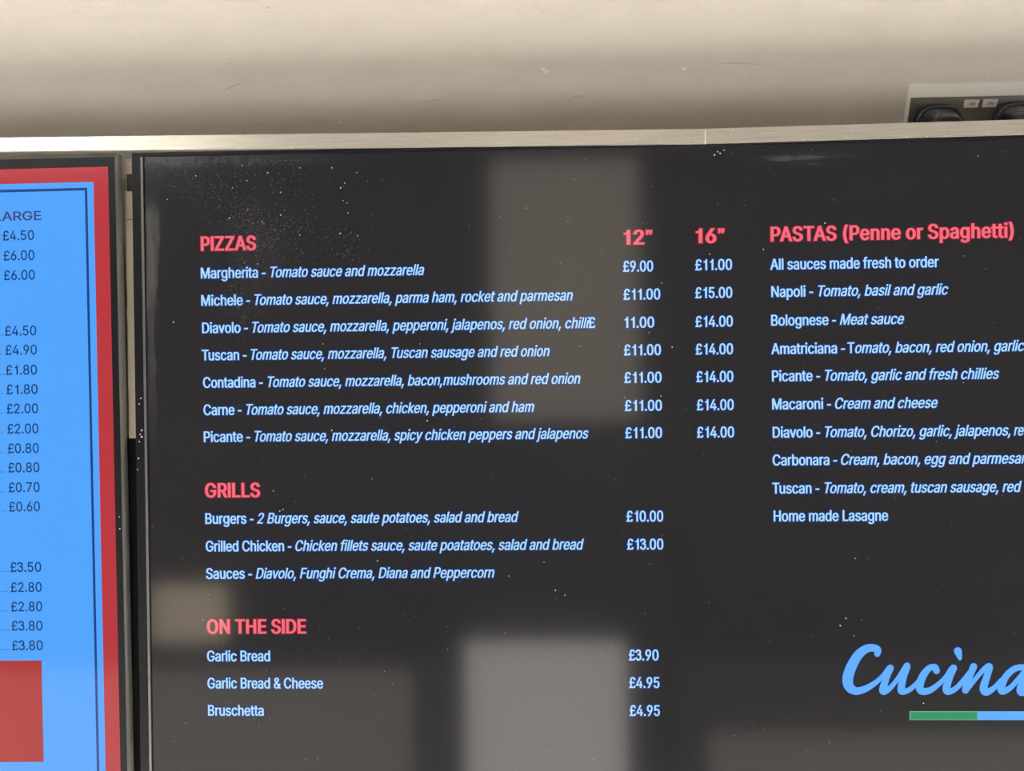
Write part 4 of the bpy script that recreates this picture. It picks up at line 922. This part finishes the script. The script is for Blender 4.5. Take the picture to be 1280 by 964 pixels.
def ribbon(geo, stroke, y, extra, mi):
    """a brush stroke through (u, v, radius) points"""
    P = [stroke[0]] + list(stroke) + [stroke[-1]]
    S = []
    for i in range(1, len(P) - 2):
        for k in range(8):
            t = k / 8.0
            S.append(tuple(0.5 * (2 * P[i][c] + (P[i + 1][c] - P[i - 1][c]) * t + (2 * P[i - 1][c] - 5 * P[i][c] + 4 * P[i + 1][c] - P[i + 2][c]) * t * t
                                  + (3 * P[i][c] - P[i - 1][c] - 3 * P[i + 1][c] + P[i + 2][c]) * t ** 3) for c in range(3)))
    S.append(P[-1])
    for j, (u, v, r) in enumerate(S):
        disc_part(geo, u, v, r + extra, y - j * 1e-7, 20, mi)
    for j, (a, b) in enumerate(zip(S, S[1:])):
        d = Vector((b[0] - a[0], b[1] - a[1]))
        if d.length < 1e-4:
            continue
        n = Vector((-d.y, d.x)).normalized()
        ra, rb = a[2] + extra, b[2] + extra
        geo.face([W(a[0] - n.x * ra, a[1] - n.y * ra, y - j * 1e-7), W(b[0] - n.x * rb, b[1] - n.y * rb, y - j * 1e-7),
                  W(b[0] + n.x * rb, b[1] + n.y * rb, y - j * 1e-7), W(a[0] + n.x * ra, a[1] + n.y * ra, y - j * 1e-7)], mi)


g = Geo()
for i, st in enumerate(LOGO_STROKES):
    ribbon(g, st, -0.0003 - i * 1.5e-5, 1.3, 1)
    ribbon(g, st, -0.0006 - i * 1.5e-5, 0.0, 0)
g.build('logo_lettering', [M['logo'], M['logo_halo']], right_tv, off=PIV)
for (a, b, m0, m1) in ((450.3, 533.2, 'green_edge', 'green'), (533.2, 616.0, 'logo', 'logo'), (616.0, 699.0, 'red', 'red')):
    g = Geo()
    quad(g, a, b, -427.4, -416.5, -0.0003, 0)
    quad(g, a + 0.9, b - 0.9, -426.6, -417.4, -0.0006, 1)
    g.build('flag_stripe', [M[m0], M[m1]], right_tv, off=PIV)

g = Geo()
for (u, v) in SPECKS:
    disc_part(g, u, v, rnd.uniform(0.55, 1.0), -0.0008)
for _ in range(260):
    disc_part(g, rnd.uniform(-495, 640), rnd.uniform(-480, 280), rnd.uniform(0.18, 0.42), -0.0008, 5)
o = g.build('dust_specks', M['dust'], right_tv, off=PIV); o['kind'] = 'stuff'
g = Geo()
path = [(-450, 272, 40), (-405, 240, 34), (-372, 205, 26), (-352, 175, 30), (-372, 145, 28), (-385, 110, 30), (-368, 80, 26), (-310, 190, 40), (-330, 260, 50), (-240, 170, 34)]
for _ in range(1500):
    c = rnd.choice(path)
    disc_part(g, rnd.gauss(c[0], c[2] * 0.55), min(278, rnd.gauss(c[1], c[2] * 0.5)), rnd.uniform(0.22, 0.62), -0.00075, 5)
o = g.build('fine_dust', M['fine_dust'], right_tv, off=PIV); o['kind'] = 'stuff'
g = Geo()
for (u, v) in BEZEL_SPECKS:
    disc_part(g, u, v, rnd.uniform(0.7, 1.5), YF - 0.0001)
o = g.build('bezel_flecks', M['dust'], right_tv, off=PIV); o['kind'] = 'stuff'

# --- left hand screen: blue menu, hung a touch out of true
PIV = W(-640, 0, 0)
left_tv = thing('menu_screen', 'bright blue menu screen with red border and drink prices, cut off at left', 'screen', PIV, roty=-0.0056)
x0, x1, z0, z1 = -532.8 - 1560.0, -532.8, -586.0, 291.5
g = Geo()
g.rings([rect(x0, x1, z0, z1, 1.4, 5.2, YF), rect(x0, x1, z0, z1, 10.2, 16.6, YF), rect(x0, x1, z0, z1, 10.8, 16.9, 0.0006), rect(x0, x1, z0, z1, 14, 20, 0.0006)], mi=0)
g.rings([rect(x0, x1, z0, z1, 0, 0, 0.011), rect(x0, x1, z0, z1, 0, 0, 0.0025), rect(x0, x1, z0, z1, 1.4, 5.2, YF)], mi=1)
g.rings([rect(x0, x1, z0, z1, 0, 0, 0.011), rect(x0, x1, z0, z1, 35, 35, 0.013)], mi=0)
g.build('bezel', [M['bezel'], M['side']], left_tv, off=PIV)
g = Geo()
g.box(W(x0 + 35, 0).x, W(x1 - 35, 0).x, 0.0125, 0.05, W(0, z0 + 35).z, W(0, z1 - 35).z)
g.build('back_shell', M['shell'], left_tv, off=PIV, bevel=0.004)
g = Geo()
g.box(W(-1420, 0).x, W(-1190, 0).x, 0.05, low.y - 0.0005, W(0, -250).z, W(0, 60).z)
g.build('wall_bracket', M['bracket'], left_tv, off=PIV)
g = Geo()
quad(g, x0 + 11, x1 - 11, z0 + 17, z1 - 17, 0.0)
g.build('display_panel', M['red'], left_tv, off=PIV)
g = Geo()
BL, BR, BT, BB = x0 + 30.2, -563.0, 255.4, z0 + 37
quad(g, BL, BR, BB, BT, -0.0003)
g.build('menu_background', M['blue'], left_tv, off=PIV)
g = Geo()
a, b, c, d = BL + 8, -571.0, BB + 7, 248.2
for q in ((a, b, d - 3.4, d), (a, b, c, c + 3.4), (a, a + 3.1, c + 3.4, d - 3.4), (b - 3.1, b, c + 3.4, d - 3.4)):
    quad(g, *q, -0.0006)
g.build('border_line', M['navy'], left_tv, off=PIV)
g = Geo()
quad(g, -1500, -642.9, -482.4, -352.4, -0.0006)
g.build('red_box', M['redbox'], left_tv, off=PIV)
for (nm, text, u0, u1, v, dot) in LEFT_TEXT:
    g = Geo()
    write(g, text, 'L' if nm == 'price_figure' else 'LH', u0, u1, v, -0.0006)
    g.build(nm, M['navy_text'] if nm == 'price_figure' else M['maroon_text'], left_tv, off=PIV)
    if dot is not None:
        g = Geo()
        for k in range(60):
            disc_part(g, dot - 3.55 * k, v + 0.7, 0.8, -0.0006, 6)
        g.build('dot_leader', M['leader'], left_tv, off=PIV)
g = Geo()
for (u, v, r) in ((-544 + 16, -185, 1.0), (-529, -170, 0.8)):
    disc_part(g, -537.5 + (u + 529) * 0.1, v, r, YF - 0.0001)
o = g.build('bezel_flecks', M['dust'], left_tv, off=PIV); o['kind'] = 'stuff'

# ------------------------------------------------------------------ upright between the screens
up = thing('support_upright', 'pale metal upright seen in the gap between the two screens', 'upright', (-0.415, 0.04, 1.2))
O = up.location
UX0, UX1, UY = -532.0 * U, -515.8 * U, 0.014
def zpx(v):
    return 1.70 + v * U * (0.88 + UY) / 0.88
g = Geo(); g.box(UX0, UX1, UY, low.y - 0.001, zpx(-70), zpx(207)); g.build('post', M['post'], up, off=O, bevel=0.0006)
g = Geo(); g.box(UX0, UX1, UY, 0.09, zpx(208.2), zpx(243)); g.build('post_cap', M['post'], up, off=O, bevel=0.0006)
g = Geo(); g.box(UX0, UX1, UY + 0.004, 0.05, zpx(244.5), zpx(265)); g.build('bracket', M['bracket'], up, off=O, bevel=0.0008)
g = Geo(); g.box(UX0, UX1, UY, 0.09, zpx(266), zpx(284)); g.build('spacer', M['post'], up, off=O, bevel=0.0006)

g = Geo(); g.box(-552 * U, UX1, UY + 0.012, 0.052, 0.901, zpx(-71)); g.build('gap_shade', M['shell'], up, off=O, bevel=0.0006)  # black block added to put shade into the gap below the post

# ------------------------------------------------------------------ metal rail over the screens
rail = thing('metal_rail', 'brushed metal rail running along the top of both screens', 'rail', W(0, 290, 0.0))
O = rail.location
def section(u0, u1, vb, slope_v, h=17.6):
    g = Geo()
    g.box(u0 * U, u1 * U, -0.0062, -0.0022, W(0, vb).z, W(0, vb + h).z, skew=slope_v)
    g.box(u0 * U, u1 * U, -0.0022, 0.045, W(0, vb + h - 2.2).z, W(0, vb + h).z, skew=slope_v)
    return g.build('rail_section', M['alu'], rail, off=O, bevel=0.0004)
section(-1700, 204.6, 303.4, -0.0086)
section(205.8, 1045, 287.2, 0.0085)
g = Geo(); g.box(204.6 * U, 205.8 * U, -0.0064, -0.0022, W(0, 287.0).z, W(0, 304.8).z)
g.build('joint_strip', M['alu_light'], rail, off=O)
g = Geo()
pr = random.Random(3)
for _ in range(60):
    u = pr.uniform(-680, 600)
    vv = (295.3 - 0.0086 * (u + 685) if u < 205 else 287.2 + 0.0085 * (u - 205)) + pr.choice((0.4, 17.0, pr.uniform(1, 16)))
    disc_part(g, u * 0.993, 290 + (vv - 290) * 0.993, pr.uniform(0.3, 0.85), -0.00635, 5)
o = g.build('dust_specks', M['dust'], rail, off=O); o['kind'] = 'stuff'

# ------------------------------------------------------------------ double wall socket on the leaning wall
sock = thing('wall_socket', 'double wall socket with white rim, dark plate and two white rockers', 'socket', slope(0.467, 0.03, 0))
O = sock.location
SX0, SX1, SB, STOP = 0.394, 0.540, -0.018, 0.0743
def ring(ix, it, off, ib=None):
    ib = ix if ib is None else ib
    return [slope(SX0 + ix, SB + ib, off), slope(SX1 - ix, SB + ib, off), slope(SX1 - ix, STOP - it, off), slope(SX0 + ix, STOP - it, off)]
g = Geo()
g.rings([ring(0, 0, -0.001), ring(0.0, 0.0, 0.001), ring(0.0012, 0.0128, 0.0058), ring(0.0022, 0.0136, 0.0060), ring(0.0024, 0.0138, 0.0040)], cap_first=True)
g.build('pattress', M['pattress'], sock, off=O)
g = Geo()
g.rings([ring(0.0025, 0.0139, 0.0), ring(0.0025, 0.0139, 0.0050), ring(0.0030, 0.0144, 0.0054)], cap_last=True)
g.build('face_plate', M['plate'], sock, off=O)


def sbox(geo, x0, x1, s0, s1, f0, f1, lift=0.0, mi=0):
    a = [slope(x, s, f + (lift if (k and s == s1) else 0)) for k, f in enumerate((f0, f1)) for s in (s0, s1) for x in (x0, x1)]
    for q in ((0, 2, 3, 1), (4, 5, 7, 6), (0, 1, 5, 4), (2, 6, 7, 3), (1, 3, 7, 5), (0, 4, 6, 2)):
        geo.face([a[i] for i in q], mi)


for (a, b) in ((0.4530, 0.4672), (0.4722, 0.4864)):
    g = Geo()
    sbox(g, a, b, 0.0495, 0.0575, 0.004, 0.0072, lift=0.0018)
    r = g.build('rocker_switch', M['rocker'], sock, off=O, bevel=0.0004)
    # the tiny red ON mark
    g = Geo()
    w0 = Geo()
    write(w0, 'ON', 'R', 0, 9, 0, 0)
    for p in w0.v:
        t = (p[0] / U / 9.0, (p[2] - 1.70) / U / 13.4)
        s = 0.0520 + t[1] * 0.0028
        g.v.append(tuple(slope(a + 0.0040 + t[0] * 0.0062, s, 0.0074 + 0.0018 * (s - 0.0495) / 0.008)))
    g.f, g.mi = w0.f, w0.mi
    g.build('switch_lettering', M['red_print'], r, off=O)


def superring(cx, cs, rx, rs, off, p=3.0, n=36, dent=0.0):
    pts = []
    for i in range(n):
        a = 2 * math.pi * i / n
        c, s = math.cos(a), math.sin(a)
        x = math.copysign(abs(c) ** (2 / p), c) * rx
        t = math.copysign(abs(s) ** (2 / p), s) * rs
        if dent:
            x *= 1 - dent * math.exp(-(t / (rs * 0.45)) ** 2)
        pts.append(slope(cx + x, cs + t, off))
    return pts


def make_plug(cx, cs, label):
    o = thing('plug', label, 'plug', slope(cx, cs, 0.0055), group=None)
    g = Geo()
    f = 0.0056
    R = [superring(cx, cs, 0.0245, 0.0255, f), superring(cx, cs, 0.0252, 0.0262, f + 0.002), superring(cx, cs, 0.0250, 0.0258, f + 0.008),
         superring(cx, cs, 0.0238, 0.0244, f + 0.010)]
    g.rings(R, cap_first=True, cap_last=True)
    g.build('base', M['plug'], o, off=o.location, smooth=False, bevel=0.0006)
    g = Geo()
    R = [superring(cx, cs + 0.001, 0.0220, 0.0225, f + 0.009, dent=0.12), superring(cx, cs + 0.001, 0.0185, 0.0200, f + 0.016, dent=0.30),
         superring(cx, cs + 0.001, 0.0175, 0.0190, f + 0.024, dent=0.32), superring(cx, cs + 0.001, 0.0165, 0.0178, f + 0.030, dent=0.22),
         superring(cx, cs + 0.001, 0.0130, 0.0145, f + 0.033, dent=0.15)]
    g.rings(R, cap_last=True)
    g.build('grip', M['plug'], o, off=o.location, smooth=True)
    g = Geo()
    n = 10
    R = []
    for k, (ds, r) in enumerate(((0.018, 0.0045), (0.026, 0.0042), (0.036, 0.0035), (0.050, 0.0033))):
        R.append([slope(cx + math.cos(2 * math.pi * i / n) * r, cs - ds, f + 0.012 + math.sin(2 * math.pi * i / n) * r) for i in range(n)])
    g.rings(R, cap_first=True, cap_last=True)
    g.build('cord', M['plug'], o, off=o.location, smooth=True)
    return o


make_plug(0.4262, 0.0275, 'black plug in the left side of the double socket')
make_plug(0.5095, 0.0285, 'black plug at the right edge, right of the two white rockers')
